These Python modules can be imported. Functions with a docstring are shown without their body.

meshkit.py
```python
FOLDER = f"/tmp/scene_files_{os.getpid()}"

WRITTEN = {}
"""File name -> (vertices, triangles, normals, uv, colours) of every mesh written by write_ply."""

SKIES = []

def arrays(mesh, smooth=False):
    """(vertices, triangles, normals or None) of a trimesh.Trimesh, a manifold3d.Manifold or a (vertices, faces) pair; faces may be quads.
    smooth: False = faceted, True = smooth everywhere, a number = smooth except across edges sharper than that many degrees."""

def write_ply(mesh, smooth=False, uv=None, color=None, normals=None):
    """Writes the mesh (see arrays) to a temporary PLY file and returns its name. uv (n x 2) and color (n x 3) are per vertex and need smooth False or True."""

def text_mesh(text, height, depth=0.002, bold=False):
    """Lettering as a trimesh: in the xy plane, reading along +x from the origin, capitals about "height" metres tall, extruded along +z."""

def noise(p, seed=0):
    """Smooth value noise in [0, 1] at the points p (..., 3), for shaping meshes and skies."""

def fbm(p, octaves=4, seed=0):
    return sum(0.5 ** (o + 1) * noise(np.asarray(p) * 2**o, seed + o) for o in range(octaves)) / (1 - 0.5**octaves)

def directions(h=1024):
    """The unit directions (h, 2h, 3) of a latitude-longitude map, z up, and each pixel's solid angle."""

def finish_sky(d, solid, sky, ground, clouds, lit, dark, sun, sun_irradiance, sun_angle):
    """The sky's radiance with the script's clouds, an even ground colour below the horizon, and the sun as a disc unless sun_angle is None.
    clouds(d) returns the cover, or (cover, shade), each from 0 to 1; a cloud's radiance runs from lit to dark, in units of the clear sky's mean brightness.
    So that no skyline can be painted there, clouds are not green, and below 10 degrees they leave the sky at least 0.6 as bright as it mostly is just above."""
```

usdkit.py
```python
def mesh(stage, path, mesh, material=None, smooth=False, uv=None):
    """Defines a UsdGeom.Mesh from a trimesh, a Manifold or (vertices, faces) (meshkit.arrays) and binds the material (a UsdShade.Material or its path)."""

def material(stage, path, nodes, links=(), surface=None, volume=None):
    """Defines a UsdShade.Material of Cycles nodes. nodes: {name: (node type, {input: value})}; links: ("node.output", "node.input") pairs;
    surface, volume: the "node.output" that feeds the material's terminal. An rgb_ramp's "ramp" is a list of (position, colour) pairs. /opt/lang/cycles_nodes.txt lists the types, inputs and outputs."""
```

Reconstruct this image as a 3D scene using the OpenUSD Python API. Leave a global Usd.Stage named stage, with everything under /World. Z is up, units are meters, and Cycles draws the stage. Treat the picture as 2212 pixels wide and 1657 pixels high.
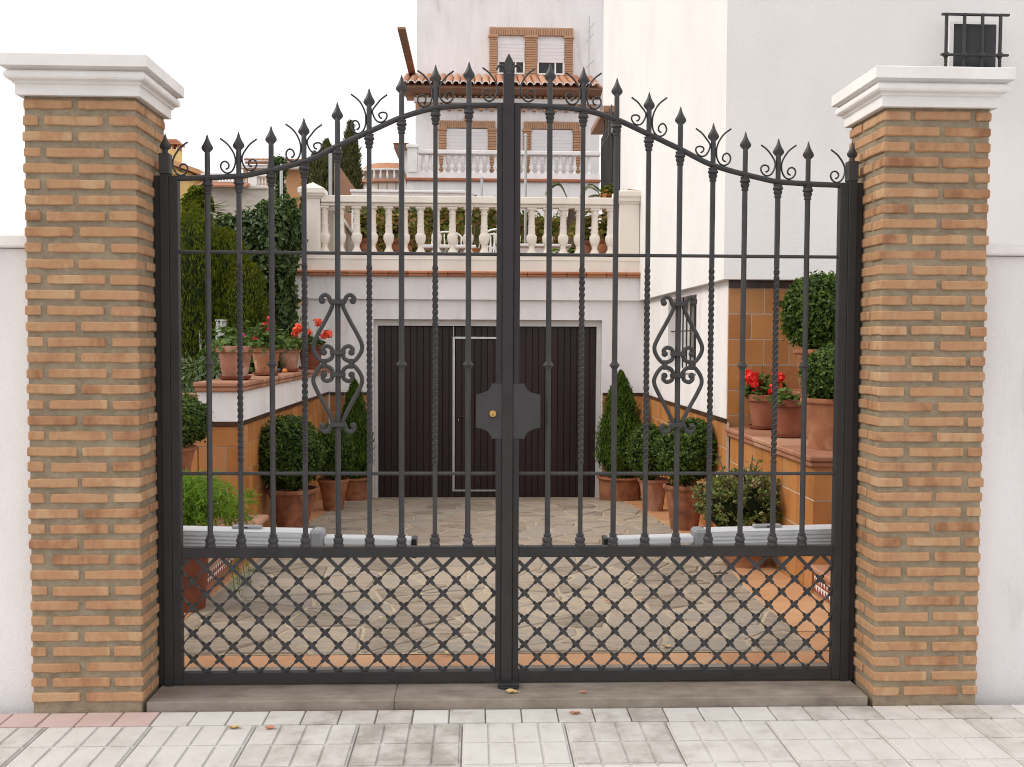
import math, random
import numpy as np, trimesh
from shapely.geometry import Polygon, MultiPoint, box as sbox
from shapely.ops import voronoi_diagram
from pxr import Usd, UsdGeom, UsdLux, UsdShade, Sdf, Gf
import usdkit, meshkit

stage = Usd.Stage.CreateInMemory()
UsdGeom.SetStageUpAxis(stage, UsdGeom.Tokens.z)
UsdGeom.SetStageMetersPerUnit(stage, 1.0)
UsdGeom.Xform.Define(stage, '/World')
PI = math.pi

# ------------------------------------------------------------------ camera, sky, sun
F, EYE = 2150.0, (0.0, 0.0, 1.56)
yaw, pitch, roll = math.atan(79 / F), math.atan(90.5 / F), math.radians(0.27)
fw = np.array([math.sin(yaw) * math.cos(pitch), math.cos(yaw) * math.cos(pitch), -math.sin(pitch)])
r0 = np.array([math.cos(yaw), -math.sin(yaw), 0.0]); u0 = np.cross(r0, fw)
rt = math.cos(roll) * r0 + math.sin(roll) * u0
up = -math.sin(roll) * r0 + math.cos(roll) * u0
cam = UsdGeom.Camera.Define(stage, '/World/camera')
cam.AddTransformOp().Set(Gf.Matrix4d(*rt, 0, *up, 0, *(-fw), 0, *EYE, 1))
cam.CreateHorizontalApertureAttr(36.0); cam.CreateVerticalApertureAttr(36.0 * 767 / 1024)
cam.CreateFocalLengthAttr(36.0 * F / 2212.0)
cam.CreateClippingRangeAttr(Gf.Vec2f(0.05, 2000))
cam.CreateExposureAttr(0.45)

SUN = np.array([-0.80, -0.08, 0.66]); SUN /= np.linalg.norm(SUN)
sun_el, sun_rot = math.asin(SUN[2]), math.atan2(SUN[0], SUN[1])
sky_mat = usdkit.material(stage, '/World/Looks/sky', {
    's': ('sky_texture', {'sky_type': 'single_scattering', 'sun_disc': False, 'sun_elevation': sun_el, 'sun_rotation': sun_rot, 'aerosol_density': 2.0}),
    'g': ('texture_coordinate', {}),
    'n': ('noise_texture', {'scale': 2.2, 'detail': 6.0, 'roughness': 0.55}),
    'r': ('rgb_ramp', {'ramp': [(0.3, (8.4, 8.3, 8.5)), (0.7, (11.5, 11.3, 11.2))]}),
    'm': ('mix_color', {'fac': 0.9, 'use_clamp': False}),
    'b': ('background_shader', {'strength': 0.1})},
    [('g.generated', 'n.vector'), ('n.fac', 'r.fac'), ('s.color', 'm.a'), ('r.color', 'm.b'), ('m.result', 'b.color')], surface='b.background')
dome = UsdLux.DomeLight.Define(stage, '/World/sky')
UsdShade.MaterialBindingAPI.Apply(dome.GetPrim()).Bind(sky_mat)
sun = UsdLux.DistantLight.Define(stage, '/World/sun')
sun.CreateIntensityAttr(0.4); sun.CreateAngleAttr(24.0); sun.CreateColorAttr(Gf.Vec3f(1.0, 0.93, 0.82))
sun.GetPrim().GetAttribute('inputs:normalize').Set(True) if sun.GetPrim().HasAttribute('inputs:normalize') else sun.CreateNormalizeAttr(True)
zz = SUN; xx = np.cross([0, 0, 1], zz); xx /= np.linalg.norm(xx); yy = np.cross(zz, xx)
sun.AddTransformOp().Set(Gf.Matrix4d(*xx, 0, *yy, 0, *zz, 0, 0, 0, 30, 1))

# ------------------------------------------------------------------ helpers
def zg(y): return -0.00642 * max(0.0, y - 4.5) ** 2
_used = {}
def numbered(parent, name):
    k = (parent, name); n = _used.get(k, 0); _used[k] = n + 1
    return name if n == 0 else '%s_%03d' % (name, n)
def tag(p, label=None, cat=None, group=None, kind=None):
    for k, v in (('label', label), ('category', cat), ('group', group), ('kind', kind)):
        if v: p.SetCustomDataByKey(k, v)
class T:
    """A thing: an Xform at its base; parts are given in world coordinates."""
    def __init__(s, name, base, label=None, cat=None, group=None, kind=None):
        s.path = '/World/' + numbered('/World', name); s.o = np.array(base, float)
        x = UsdGeom.Xform.Define(stage, s.path); x.AddTranslateOp().Set(Gf.Vec3d(*map(float, base)))
        s.prim = x.GetPrim(); tag(s.prim, label, cat, group, kind)
    def part(s, name, mesh, mat, smooth=False, parent=None, label=None, kind=None):
        if isinstance(mesh, MB): mesh = mesh.get()
        v, f = (np.asarray(mesh.vertices), np.asarray(mesh.faces)) if hasattr(mesh, 'faces') else mesh
        pp = parent or s.path
        m = usdkit.mesh(stage, pp + '/' + numbered(pp, name), (np.asarray(v, float) - s.o, f), MAT[mat], smooth)
        tag(m.GetPrim(), label, None, None, kind)
        return str(m.GetPath())
class MB:
    def __init__(s): s.v, s.f, s.n = [], [], 0
    def add(s, vf):
        v, f = (vf.vertices, vf.faces) if hasattr(vf, 'faces') else vf
        v, f = np.asarray(v, float), np.asarray(f, int)
        if f.shape[1] == 4: f = np.vstack([f[:, [0, 1, 2]], f[:, [0, 2, 3]]])
        s.v.append(v); s.f.append(f + s.n); s.n += len(v); return s
    def get(s): return np.vstack(s.v), np.vstack(s.f)
    def box(s, *a, **k): return s.add(box(*a, **k))
    def tube(s, *a, **k): return s.add(tube(*a, **k))
    def lathe(s, *a, **k): return s.add(lathe(*a, **k))
# chamfered-box topology
def _cb():
    P, I = [], []
    for sx in (-1, 1):
        for sy in (-1, 1):
            for sz in (-1, 1):
                for a in range(3): P.append([sx, sy, sz]); I.append(a)
    P = np.array(P, float); I = np.array(I)
    Q = P * 1.0
    for i in range(24):
        for a in range(3):
            if a != I[i]: Q[i, a] *= 0.8
    h = trimesh.convex.convex_hull(Q)
    idx = np.array([np.argmin(np.linalg.norm(Q - v, axis=1)) for v in h.vertices])
    return P, I, idx[h.faces]
_P, _I, _F = _cb()
_BF = np.array([[0, 2, 3], [0, 3, 1], [4, 5, 7], [4, 7, 6], [0, 1, 5], [0, 5, 4], [2, 6, 7], [2, 7, 3], [0, 4, 6], [0, 6, 2], [1, 3, 7], [1, 7, 5]])[:, ::-1]
def box(x0, x1, y0, y1, z0, z1, c=0.0, jit=0.0, rng=None):
    h = np.array([x1 - x0, y1 - y0, z1 - z0]) / 2; m = np.array([x1 + x0, y1 + y0, z1 + z0]) / 2
    if c <= 0:
        v = np.array([[sx, sy, sz] for sx in (-1, 1) for sy in (-1, 1) for sz in (-1, 1)], float) * h + m
        return v, _BF[:, ::-1]
    c = min(c, *(h * 0.49)); v = _P * h
    for i in range(24):
        for a in range(3):
            if a != _I[i]: v[i, a] -= np.sign(_P[i, a]) * c
    if jit: v = v + rng.normal(0, jit, v.shape)
    return v + m, _F
def lathe(prof, n=20, c=(0, 0, 0), jitter=None, cap=True):
    prof = np.array(prof, float); a = np.arange(n) * 2 * PI / n
    k = len(prof)
    v = np.zeros((k, n, 3)); v[:, :, 0] = prof[:, :1] * np.cos(a); v[:, :, 1] = prof[:, :1] * np.sin(a); v[:, :, 2] = prof[:, 1:]
    f = []
    for i in range(k - 1):
        for j in range(n):
            p, q = i * n + j, i * n + (j + 1) % n
            f += [[p, q, q + n], [p, q + n, p + n]]
    v = v.reshape(-1, 3)
    if cap:
        v = np.vstack([v, [[0, 0, prof[0, 1]], [0, 0, prof[-1, 1]]]]); b, t = k * n, k * n + 1
        for j in range(n):
            f += [[b, (j + 1) % n, j], [t, (k - 1) * n + j, (k - 1) * n + (j + 1) % n]]
    return v + np.array(c), np.array(f)
def frames(P):
    P = np.asarray(P, float); t = np.gradient(P, axis=0); t /= np.linalg.norm(t, axis=1)[:, None] + 1e-12
    ref = np.array([0, 1.0, 0]) if abs(t[:, 1]).max() < 0.9 else np.array([0, 0, 1.0])
    n = np.cross(t, ref); n /= np.linalg.norm(n, axis=1)[:, None] + 1e-12
    return P, t, n, np.cross(t, n)
def tube(P, r, n=8, ry=None, ang=None):
    """Section n-gon of radius r (scalar or per point); ry the radius along the second axis; ang a twist per point."""
    P, t, a, b = frames(P); k = len(P)
    r = np.broadcast_to(r, (k,)); ry = r if ry is None else np.broadcast_to(ry, (k,)); ang = np.zeros(k) if ang is None else np.asarray(ang)
    th = (np.arange(n) + (0.5 if n == 4 else 0)) * 2 * PI / n
    e1 = np.cos(th)[None] * r[:, None]; e2 = np.sin(th)[None] * ry[:, None]
    if n == 4: e1, e2 = np.sign(np.cos(th))[None] * r[:, None], np.sign(np.sin(th))[None] * ry[:, None]
    ca, sa = np.cos(ang)[:, None], np.sin(ang)[:, None]
    d1, d2 = e1 * ca - e2 * sa, e1 * sa + e2 * ca
    v = P[:, None] + d1[..., None] * a[:, None] + d2[..., None] * b[:, None]
    f = []
    for i in range(k - 1):
        for j in range(n):
            p, q = i * n + j, i * n + (j + 1) % n
            f += [[p, q, q + n], [p, q + n, p + n]]
    v = np.vstack([v.reshape(-1, 3), P[:1], P[-1:]]); b0, t0 = k * n, k * n + 1
    for j in range(n):
        f += [[b0, (j + 1) % n, j], [t0, (k - 1) * n + j, (k - 1) * n + (j + 1) % n]]
    return v, np.array(f)
def spline(pts, n=10):
    """Catmull-Rom through the points."""
    p = np.asarray(pts, float); p = np.vstack([2 * p[0] - p[1], p, 2 * p[-1] - p[-2]]); out = []
    for i in range(1, len(p) - 2):
        for s in np.linspace(0, 1, n, endpoint=False):
            a, b, c, d = p[i - 1], p[i], p[i + 1], p[i + 2]
            out.append(0.5 * (2 * b + (c - a) * s + (2 * a - 5 * b + 4 * c - d) * s * s + (3 * b - a - 3 * c + d) * s ** 3))
    out.append(p[-2]); return np.array(out)
def plate(poly, y0, y1):
    """An outline in the xz plane, thick along y."""
    m = trimesh.creation.extrude_polygon(Polygon(poly), y1 - y0, engine='earcut')
    v = m.vertices; return np.stack([v[:, 0], y1 - v[:, 2], v[:, 1]], 1), m.faces
def xplate(poly, x0, x1):
    """An outline in the yz plane, thick along x."""
    m = trimesh.creation.extrude_polygon(Polygon(poly), x1 - x0, engine='earcut')
    v = m.vertices; return np.stack([x0 + v[:, 2], v[:, 0], v[:, 1]], 1), m.faces
def rect_sweep(x0, x1, y0, y1, prof):
    """A moulding round a rectangle: prof rows (outward offset, z); closed above and below."""
    k = len(prof); v = []
    for o, z in prof: v += [[x0 - o, y0 - o, z], [x1 + o, y0 - o, z], [x1 + o, y1 + o, z], [x0 - o, y1 + o, z]]
    f = []
    for i in range(k - 1):
        for j in range(4):
            p, q = i * 4 + j, i * 4 + (j + 1) % 4
            f += [[p, q, q + 4], [p, q + 4, p + 4]]
    f += [[0, 2, 1], [0, 3, 2], [k * 4 - 4, k * 4 - 3, k * 4 - 2], [k * 4 - 4, k * 4 - 2, k * 4 - 1]]
    return np.array(v, float), np.array(f)
def unit(a): return a / (np.linalg.norm(a, axis=-1, keepdims=True) + 1e-12)
def leaf_mesh(P, N, D, L, W, fold=0.25):
    """Folded two-triangle leaves at P, facing N, pointing along D, length L, width W (arrays)."""
    n = len(P); D = unit(D - N * (D * N).sum(1)[:, None]); S = np.cross(N, D)
    L = np.broadcast_to(L, (n,))[:, None]; W = np.broadcast_to(W, (n,))[:, None]
    v = np.stack([P, P + D * L * .5 + S * W * .5 + N * W * fold, P + D * L, P + D * L * .5 - S * W * .5 + N * W * fold], 1).reshape(-1, 3)
    i = np.arange(n)[:, None] * 4
    return v, np.vstack([i + [0, 1, 2], i + [0, 2, 3]])

# ------------------------------------------------------------------ materials
MAT = {}
def mat(name, stops, scale=8.0, detail=4.0, rough=0.7, bump=0.0, bscale=80.0, rnd=0.35, stretch=(1, 1, 1), metal=0.0, spec=0.4, coat=0.0, dist=0.0, island=False, fine=0.0, fscale=300.0):
    nodes = {'g': ('geometry', {}), 'mp': ('mapping', {'scale': stretch}), 'n': ('noise_texture', {'scale': scale, 'detail': detail, 'roughness': 0.6, 'distortion': dist}),
             'o': ('object_info', {}), 'a': ('math', {'math_type': 'multiply', 'value2': rnd}), 'b': ('math', {'math_type': 'multiply_add', 'value2': 1.0 - rnd}),
             'r': ('rgb_ramp', {'ramp': stops}), 'p': ('principled_bsdf', {'roughness': rough, 'metallic': metal, 'specular_ior_level': spec, 'coat_weight': coat})}
    links = [('g.position', 'mp.vector'), ('mp.vector', 'n.vector'), ('o.random', 'a.value1'), ('n.fac', 'b.value1'), ('a.value', 'b.value3'), ('b.value', 'r.fac')]
    col = 'r.color'
    if fine:
        nodes['fn'] = ('noise_texture', {'scale': fscale, 'detail': 2.0}); nodes['fr'] = ('map_range', {'to_min': 1 - fine, 'to_max': 1 + fine})
        nodes['fm'] = ('mix_color', {'blend_type': 'multiply', 'fac': 1.0, 'use_clamp': False}); nodes['fc'] = ('combine_color', {})
        links += [('g.position', 'fn.vector'), ('fn.fac', 'fr.value'), ('fr.result', 'fc.r'), ('fr.result', 'fc.g'), ('fr.result', 'fc.b'), (col, 'fm.a'), ('fc.color', 'fm.b')]; col = 'fm.result'
    links.append((col, 'p.base_color'))
    if bump:
        nodes['bn'] = ('noise_texture', {'scale': bscale, 'detail': 5.0, 'roughness': 0.65}); nodes['bu'] = ('bump', {'strength': 1.0, 'distance': bump})
        links += [('g.position', 'bn.vector'), ('bn.fac', 'bu.height'), ('bu.normal', 'p.normal')]
    MAT[name] = usdkit.material(stage, '/World/Looks/' + name, nodes, links, surface='p.BSDF')
def leafmat(name, stops, trans=0.3, rough=0.45, spec=0.4, scale=6.0, cell=34.0):
    nodes = {'g': ('geometry', {}), 'n': ('noise_texture', {'scale': scale, 'detail': 3.0}), 'a': ('math', {'math_type': 'multiply', 'value2': 0.5}), 'b': ('math', {'math_type': 'multiply_add', 'value2': 0.5}), 'v': ('voronoi_texture', {'scale': cell}), 'vs': ('separate_color', {}),
             'r': ('rgb_ramp', {'ramp': stops}), 'p': ('principled_bsdf', {'roughness': rough, 'specular_ior_level': spec}), 't': ('translucent_bsdf', {}), 'm': ('mix_closure', {'fac': trans})}
    MAT[name] = usdkit.material(stage, '/World/Looks/' + name, nodes, [('g.position', 'n.vector'), ('n.fac', 'a.value1'), ('g.position', 'v.vector'), ('v.color', 'vs.color'), ('vs.r', 'b.value1'), ('a.value', 'b.value3'), ('b.value', 'r.fac'),
        ('r.color', 'p.base_color'), ('r.color', 't.color'), ('p.BSDF', 'm.closure1'), ('t.BSDF', 'm.closure2')], surface='m.closure')

mat('brick', [(0.25, (0.266, 0.131, 0.072)), (0.38, (0.389, 0.211, 0.116)), (0.48, (0.446, 0.266, 0.148)), (0.58, (0.408, 0.225, 0.124)), (0.66, (0.465, 0.293, 0.168)), (0.8, (0.494, 0.333, 0.2))], scale=13, detail=3, rough=.9, bump=.004, bscale=150, rnd=.30, stretch=(1, 1, .5), fine=.20, fscale=420, spec=.12)
mat('mortar', [(0.3, (0.262, 0.209, 0.144)), (0.7, (0.398, 0.328, 0.234))], scale=20, rough=.95, bump=.009, bscale=210, rnd=.1, fine=.42, fscale=420, spec=.1)
mat('cap_white', [(0.3, (.66, .63, .61)), (0.6, (.76, .74, .73))], scale=5, rough=.6, rnd=.2, fine=.05, bump=.0008)
mat('wall_white', [(0.22, (.54, .51, .49)), (0.38, (.71, .685, .68)), (0.58, (.765, .74, .74)), (0.8, (.79, .77, .77))], scale=2.6, detail=7, rough=.85, rnd=.0, bump=.003, bscale=110, fine=.05, spec=.2, stretch=(1.6, 1.6, .4))
mat('wall_cream', [(0.25, (.66, .60, .54)), (0.55, (.75, .69, .62)), (0.8, (.78, .73, .67))], scale=2.4, rough=.85, rnd=.1, bump=.002, bscale=120, fine=.04, stretch=(1, 1, .35), spec=.2)
mat('wall_warm', [(0.25, (.70, .68, .67)), (0.55, (.75, .735, .725)), (0.8, (.775, .76, .75))], scale=1.2, rough=.85, rnd=.0, bump=.0025, bscale=100, fine=.03, stretch=(1, 1, .7), spec=.2)
mat('iron', [(0.3, (0.0246, 0.0237, 0.0242)), (0.7, (0.0414, 0.0396, 0.0407))], scale=14, rough=.5, rnd=.15, bump=.0006, bscale=260, spec=.4, fine=.15)
mat('iron_frame', [(0.3, (0.0156, 0.0142, 0.0147)), (0.7, (0.0264, 0.0242, 0.0248))], scale=10, detail=6, rough=.52, rnd=.15, bump=.0006, bscale=260, spec=.35, fine=.15)
mat('iron_dark', [(0.3, (.011, .0105, .011)), (0.7, (.017, .016, .0165))], scale=14, rough=.5, rnd=.1, bump=.0006, bscale=260)
mat('stone', [(0.18, (0.146, 0.117, 0.09)), (0.32, (0.235, 0.191, 0.145)), (0.44, (0.336, 0.265, 0.2)), (0.54, (0.274, 0.244, 0.21)), (0.64, (0.386, 0.307, 0.225)), (0.74, (0.291, 0.249, 0.205)), (0.9, (0.37, 0.318, 0.265))], scale=8, detail=6, rough=.75, bump=.016, bscale=18, rnd=.42, dist=1.6, stretch=(.55, 1.7, 1), fine=.16, fscale=220)
mat('joint', [(0.3, (.34, .275, .19)), (0.7, (.50, .42, .30))], scale=14, rough=.95, bump=.004, bscale=160, rnd=0, fine=.2)
mat('floor_tile', [(0.2, (.38, .18, .085)), (0.5, (.48, .25, .125)), (0.8, (.53, .31, .17))], scale=6, rough=.6, bump=.001, rnd=.4, fine=.08)
mat('wall_tile', [(0.15, (0.252, 0.092, 0.0308)), (0.4, (0.372, 0.151, 0.044)), (0.6, (0.444, 0.198, 0.0616)), (0.85, (0.324, 0.159, 0.0792))], scale=4.5, rough=.5, bump=.0012, bscale=60, rnd=.5, fine=.08)
mat('grout', [(0.3, (.47, .42, .36)), (0.7, (.56, .51, .45))], scale=20, rough=.95, rnd=0)
mat('trim_tile', [(0.3, (.030, .014, .010)), (0.6, (.055, .026, .016)), (.9, (.10, .05, .02))], scale=9, rough=.3, rnd=.3)
mat('coping', [(0.2, (.24, .098, .052)), (0.5, (.33, .150, .085)), (0.8, (.41, .230, .145))], scale=6, rough=.65, bump=.0015, rnd=.5, fine=.1)
mat('ledge_brick', [(0.2, (.30, .105, .05)), (0.6, (.42, .17, .08)), (0.9, (.46, .22, .11))], scale=3, rough=.6, rnd=.45, fine=.08)
mat('pot', [(0.25, (.12, .046, .026)), (0.42, (.25, .095, .045)), (0.55, (.31, .130, .062)), (0.64, (.34, .16, .082)), (0.72, (.44, .28, .19))], scale=6, rough=.85, bump=.0014, rnd=.25, fine=.12, dist=1.2)
mat('pot_pale', [(0.3, (.22, .085, .048)), (0.5, (.32, .15, .098)), (0.7, (.42, .26, .20))], scale=9, rough=.9, bump=.001, rnd=.1, fine=.08, dist=1.0, stretch=(1, 1, .6))
mat('pot_red', [(0.3, (.13, .034, .017)), (0.55, (.21, .060, .027)), (0.75, (.26, .10, .055))], scale=7, rough=.7, rnd=.4, fine=.06)
mat('soil', [(0.3, (.03, .022, .015)), (0.7, (.07, .05, .035))], scale=40, rough=1, bump=.01, rnd=0)
mat('door_brown', [(0.3, (.016, .0078, .0085)), (0.7, (.024, .012, .0125))], scale=5, rough=.42, rnd=.3, stretch=(1, 1, .2), spec=.35)
mat('steel', [(0.3, (.45, .45, .46)), (0.7, (.60, .60, .60))], scale=20, rough=.32, metal=.9, rnd=.1)
mat('frame_grey', [(0.3, (.50, .48, .46)), (0.7, (.58, .56, .54))], scale=8, rough=.6, rnd=.1)
mat('aluminium', [(0.3, (.58, .59, .61)), (0.7, (.66, .66, .68))], scale=10, rough=.35, metal=.0, rnd=.15)
mat('plastic_grey', [(0.3, (.24, .24, .25)), (0.7, (.30, .30, .31))], scale=10, rough=.5, rnd=.2)
mat('plastic_black', [(0.3, (.012, .012, .013)), (0.7, (.02, .02, .02))], scale=10, rough=.4, rnd=.2)
mat('plastic_orange', [(0.3, (.55, .16, .02)), (0.7, (.6, .2, .03))], scale=10, rough=.35, rnd=.2)
mat('plastic_white', [(0.3, (.76, .75, .74)), (0.7, (.80, .80, .80))], scale=10, rough=.4, rnd=.2)
mat('brass', [(0.3, (.55, .34, .10)), (0.7, (.72, .47, .17))], scale=40, rough=.28, metal=1.0, rnd=.1)
mat('paving', [(0.28, (0.314, 0.291, 0.263)), (0.4, (0.446, 0.423, 0.395)), (0.52, (0.527, 0.508, 0.484)), (0.72, (0.58, 0.564, 0.545))], scale=9, detail=8, rough=.9, bump=.002, bscale=150, rnd=.3, fine=.12, fscale=350)
mat('paving_pink', [(0.2, (.44, .32, .30)), (0.6, (.52, .40, .38)), (0.9, (.56, .46, .44))], scale=6, rough=.9, bump=.002, bscale=150, rnd=.3, fine=.12)
mat('paving_joint', [(0.3, (.33, .31, .28)), (0.7, (.42, .39, .36))], scale=12, rough=.95, bump=.002, rnd=0, fine=.2)
mat('sill', [(0.28, (.13, .105, .085)), (0.45, (.205, .17, .138)), (0.56, (.25, .21, .175)), (0.72, (.31, .27, .23))], scale=8, detail=6, rough=.7, bump=.002, bscale=90, rnd=.1, fine=.15, stretch=(.6, 1.4, 1))
mat('ground', [(0.3, (.10, .09, .075)), (0.7, (.17, .15, .12))], scale=2, rough=.95, rnd=0)
mat('garden_soil', [(0.3, (.05, .04, .028)), (0.7, (.11, .085, .06))], scale=10, rough=1, bump=.02, bscale=25, rnd=0)
mat('roof_tile', [(0.2, (.28, .11, .06)), (0.5, (.42, .20, .115)), (0.8, (.50, .29, .19))], scale=5, rough=.85, rnd=.5, fine=.12)
mat('brown_wood', [(0.3, (.24, .125, .075)), (0.7, (.32, .18, .11))], scale=4, rough=.7, rnd=.2)
mat('far_brick', [(0.3, (.37, .20, .115)), (0.7, (.45, .265, .16))], scale=10, rough=.9, rnd=.3, fine=.15, fscale=60)
mat('shutter', [(0.3, (.64, .61, .62)), (0.7, (.68, .65, .66))], scale=4, rough=.6, rnd=.15)
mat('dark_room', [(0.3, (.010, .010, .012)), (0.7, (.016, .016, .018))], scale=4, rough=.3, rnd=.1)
mat('yellow_wall', [(0.3, (.60, .42, .17)), (0.7, (.68, .49, .21))], scale=1, rough=.85, rnd=0)
mat('orange_wall', [(0.3, (.48, .25, .12)), (0.7, (.54, .30, .15))], scale=1, rough=.85, rnd=0)
mat('far_stone', [(0.3, (.46, .42, .37)), (0.7, (.60, .55, .49))], scale=2.5, rough=.9, rnd=0, stretch=(1, 1, 3))
mat('galvanised', [(0.3, (.36, .37, .37)), (0.7, (.46, .47, .47))], scale=6, rough=.45, metal=.5, rnd=.1)
mat('bark', [(0.3, (.07, .05, .035)), (0.7, (.14, .10, .07))], scale=30, rough=.95, rnd=.2, stretch=(1, 1, .3))
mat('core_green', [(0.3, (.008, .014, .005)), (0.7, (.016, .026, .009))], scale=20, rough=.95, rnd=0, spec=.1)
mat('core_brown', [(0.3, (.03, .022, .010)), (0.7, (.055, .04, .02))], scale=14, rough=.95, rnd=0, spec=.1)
mat('dry_leaf', [(0.3, (.50, .34, .14)), (0.7, (.62, .47, .24))], scale=60, rough=.8, rnd=.3)
mat('dry_leaf_red', [(0.3, (.40, .17, .10)), (0.7, (.50, .24, .15))], scale=60, rough=.8, rnd=.3)
mat('zigzag', [(0.3, (.70, .67, .64)), (0.7, (.76, .73, .70))], scale=10, rough=.4, rnd=.1)
mat('zigzag_red', [(0.3, (.20, .045, .03)), (0.7, (.27, .07, .045))], scale=10, rough=.4, rnd=.1)
mat('red_flower', [(0.3, (.62, .012, .012)), (0.7, (.78, .035, .022))], scale=40, rough=.6, rnd=0, island=True)
mat('crimson_flower', [(0.3, (.50, .010, .03)), (0.7, (.66, .025, .06))], scale=40, rough=.6, rnd=0)
mat('scarlet_flower', [(0.3, (.74, .045, .018)), (0.7, (.82, .12, .05))], scale=40, rough=.6, rnd=0)
mat('pink_flower', [(0.3, (.58, .03, .26)), (0.7, (.70, .07, .36))], scale=40, rough=.6, rnd=0)
mat('coral_flower', [(0.3, (.66, .14, .12)), (0.7, (.74, .22, .19))], scale=40, rough=.6, rnd=0)
mat('orange_plant', [(0.3, (.42, .18, .06)), (0.7, (.55, .28, .10))], scale=20, rough=.7, rnd=0, island=True)
leafmat('boxwood', [(0.2, (0.0162, 0.0367, 0.00441)), (0.45, (0.0352, 0.0734, 0.00734)), (0.62, (0.0698, 0.121, 0.0132)), (0.85, (0.139, 0.191, 0.033))], trans=.25, rough=.42, spec=.3)
leafmat('boxwood_light', [(0.1, (.016, .042, .008)), (0.5, (.036, .085, .014)), (0.85, (.075, .14, .024)), (1.0, (.11, .18, .04))], trans=.25, rough=.4, spec=.5)
leafmat('jade', [(0.2, (0.0363, 0.0645, 0.0129)), (0.42, (0.0887, 0.137, 0.0242)), (0.58, (0.194, 0.217, 0.0524)), (0.72, (0.267, 0.202, 0.0806))], trans=.2, rough=.3, spec=.5)
leafmat('cypress', [(0.2, (0.0245, 0.0518, 0.00576)), (0.5, (0.0562, 0.108, 0.0101)), (0.8, (0.115, 0.173, 0.0202))], trans=.25, rough=.6, spec=.2, scale=9)
leafmat('hedge', [(0.25, (0.0316, 0.046, 0.0046)), (0.4, (0.0604, 0.0834, 0.00575)), (0.52, (0.103, 0.133, 0.00805)), (0.64, (0.155, 0.179, 0.0126)), (0.8, (0.208, 0.219, 0.023))], trans=.4, rough=.65, spec=.1, scale=5)
leafmat('tree_dark', [(0.1, (0.0315, 0.0375, 0.012)), (0.5, (0.075, 0.0825, 0.024)), (0.9, (0.135, 0.12, 0.0435))], trans=.15, rough=.7, spec=.2)
leafmat('ivy', [(0.15, (.022, .042, .012)), (0.45, (.050, .085, .020)), (0.7, (.095, .14, .04)), (0.95, (.18, .20, .075))], trans=.25)
leafmat('vine_mix', [(0.2, (0.072, 0.136, 0.024)), (0.38, (0.136, 0.2, 0.032)), (0.45, (0.224, 0.232, 0.044)), (0.51, (0.368, 0.2, 0.08)), (0.6, (0.4, 0.184, 0.088)), (0.68, (0.192, 0.224, 0.048)), (0.8, (0.096, 0.16, 0.032))], trans=.3, rough=.6, spec=.15, scale=3.0)
leafmat('fern', [(0.1, (0.0702, 0.15, 0.0112)), (0.5, (0.141, 0.253, 0.0206)), (0.9, (0.243, 0.374, 0.0468))], trans=.4, rough=.6, spec=.2)
leafmat('geranium', [(0.15, (0.0425, 0.0935, 0.0153)), (0.5, (0.0978, 0.162, 0.0298)), (0.85, (0.187, 0.246, 0.068))], trans=.35, rough=.6, spec=.25)
leafmat('palm', [(0.1, (.05, .075, .02)), (0.5, (.10, .13, .045)), (0.9, (.20, .19, .09))], trans=.25, rough=.5)

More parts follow.
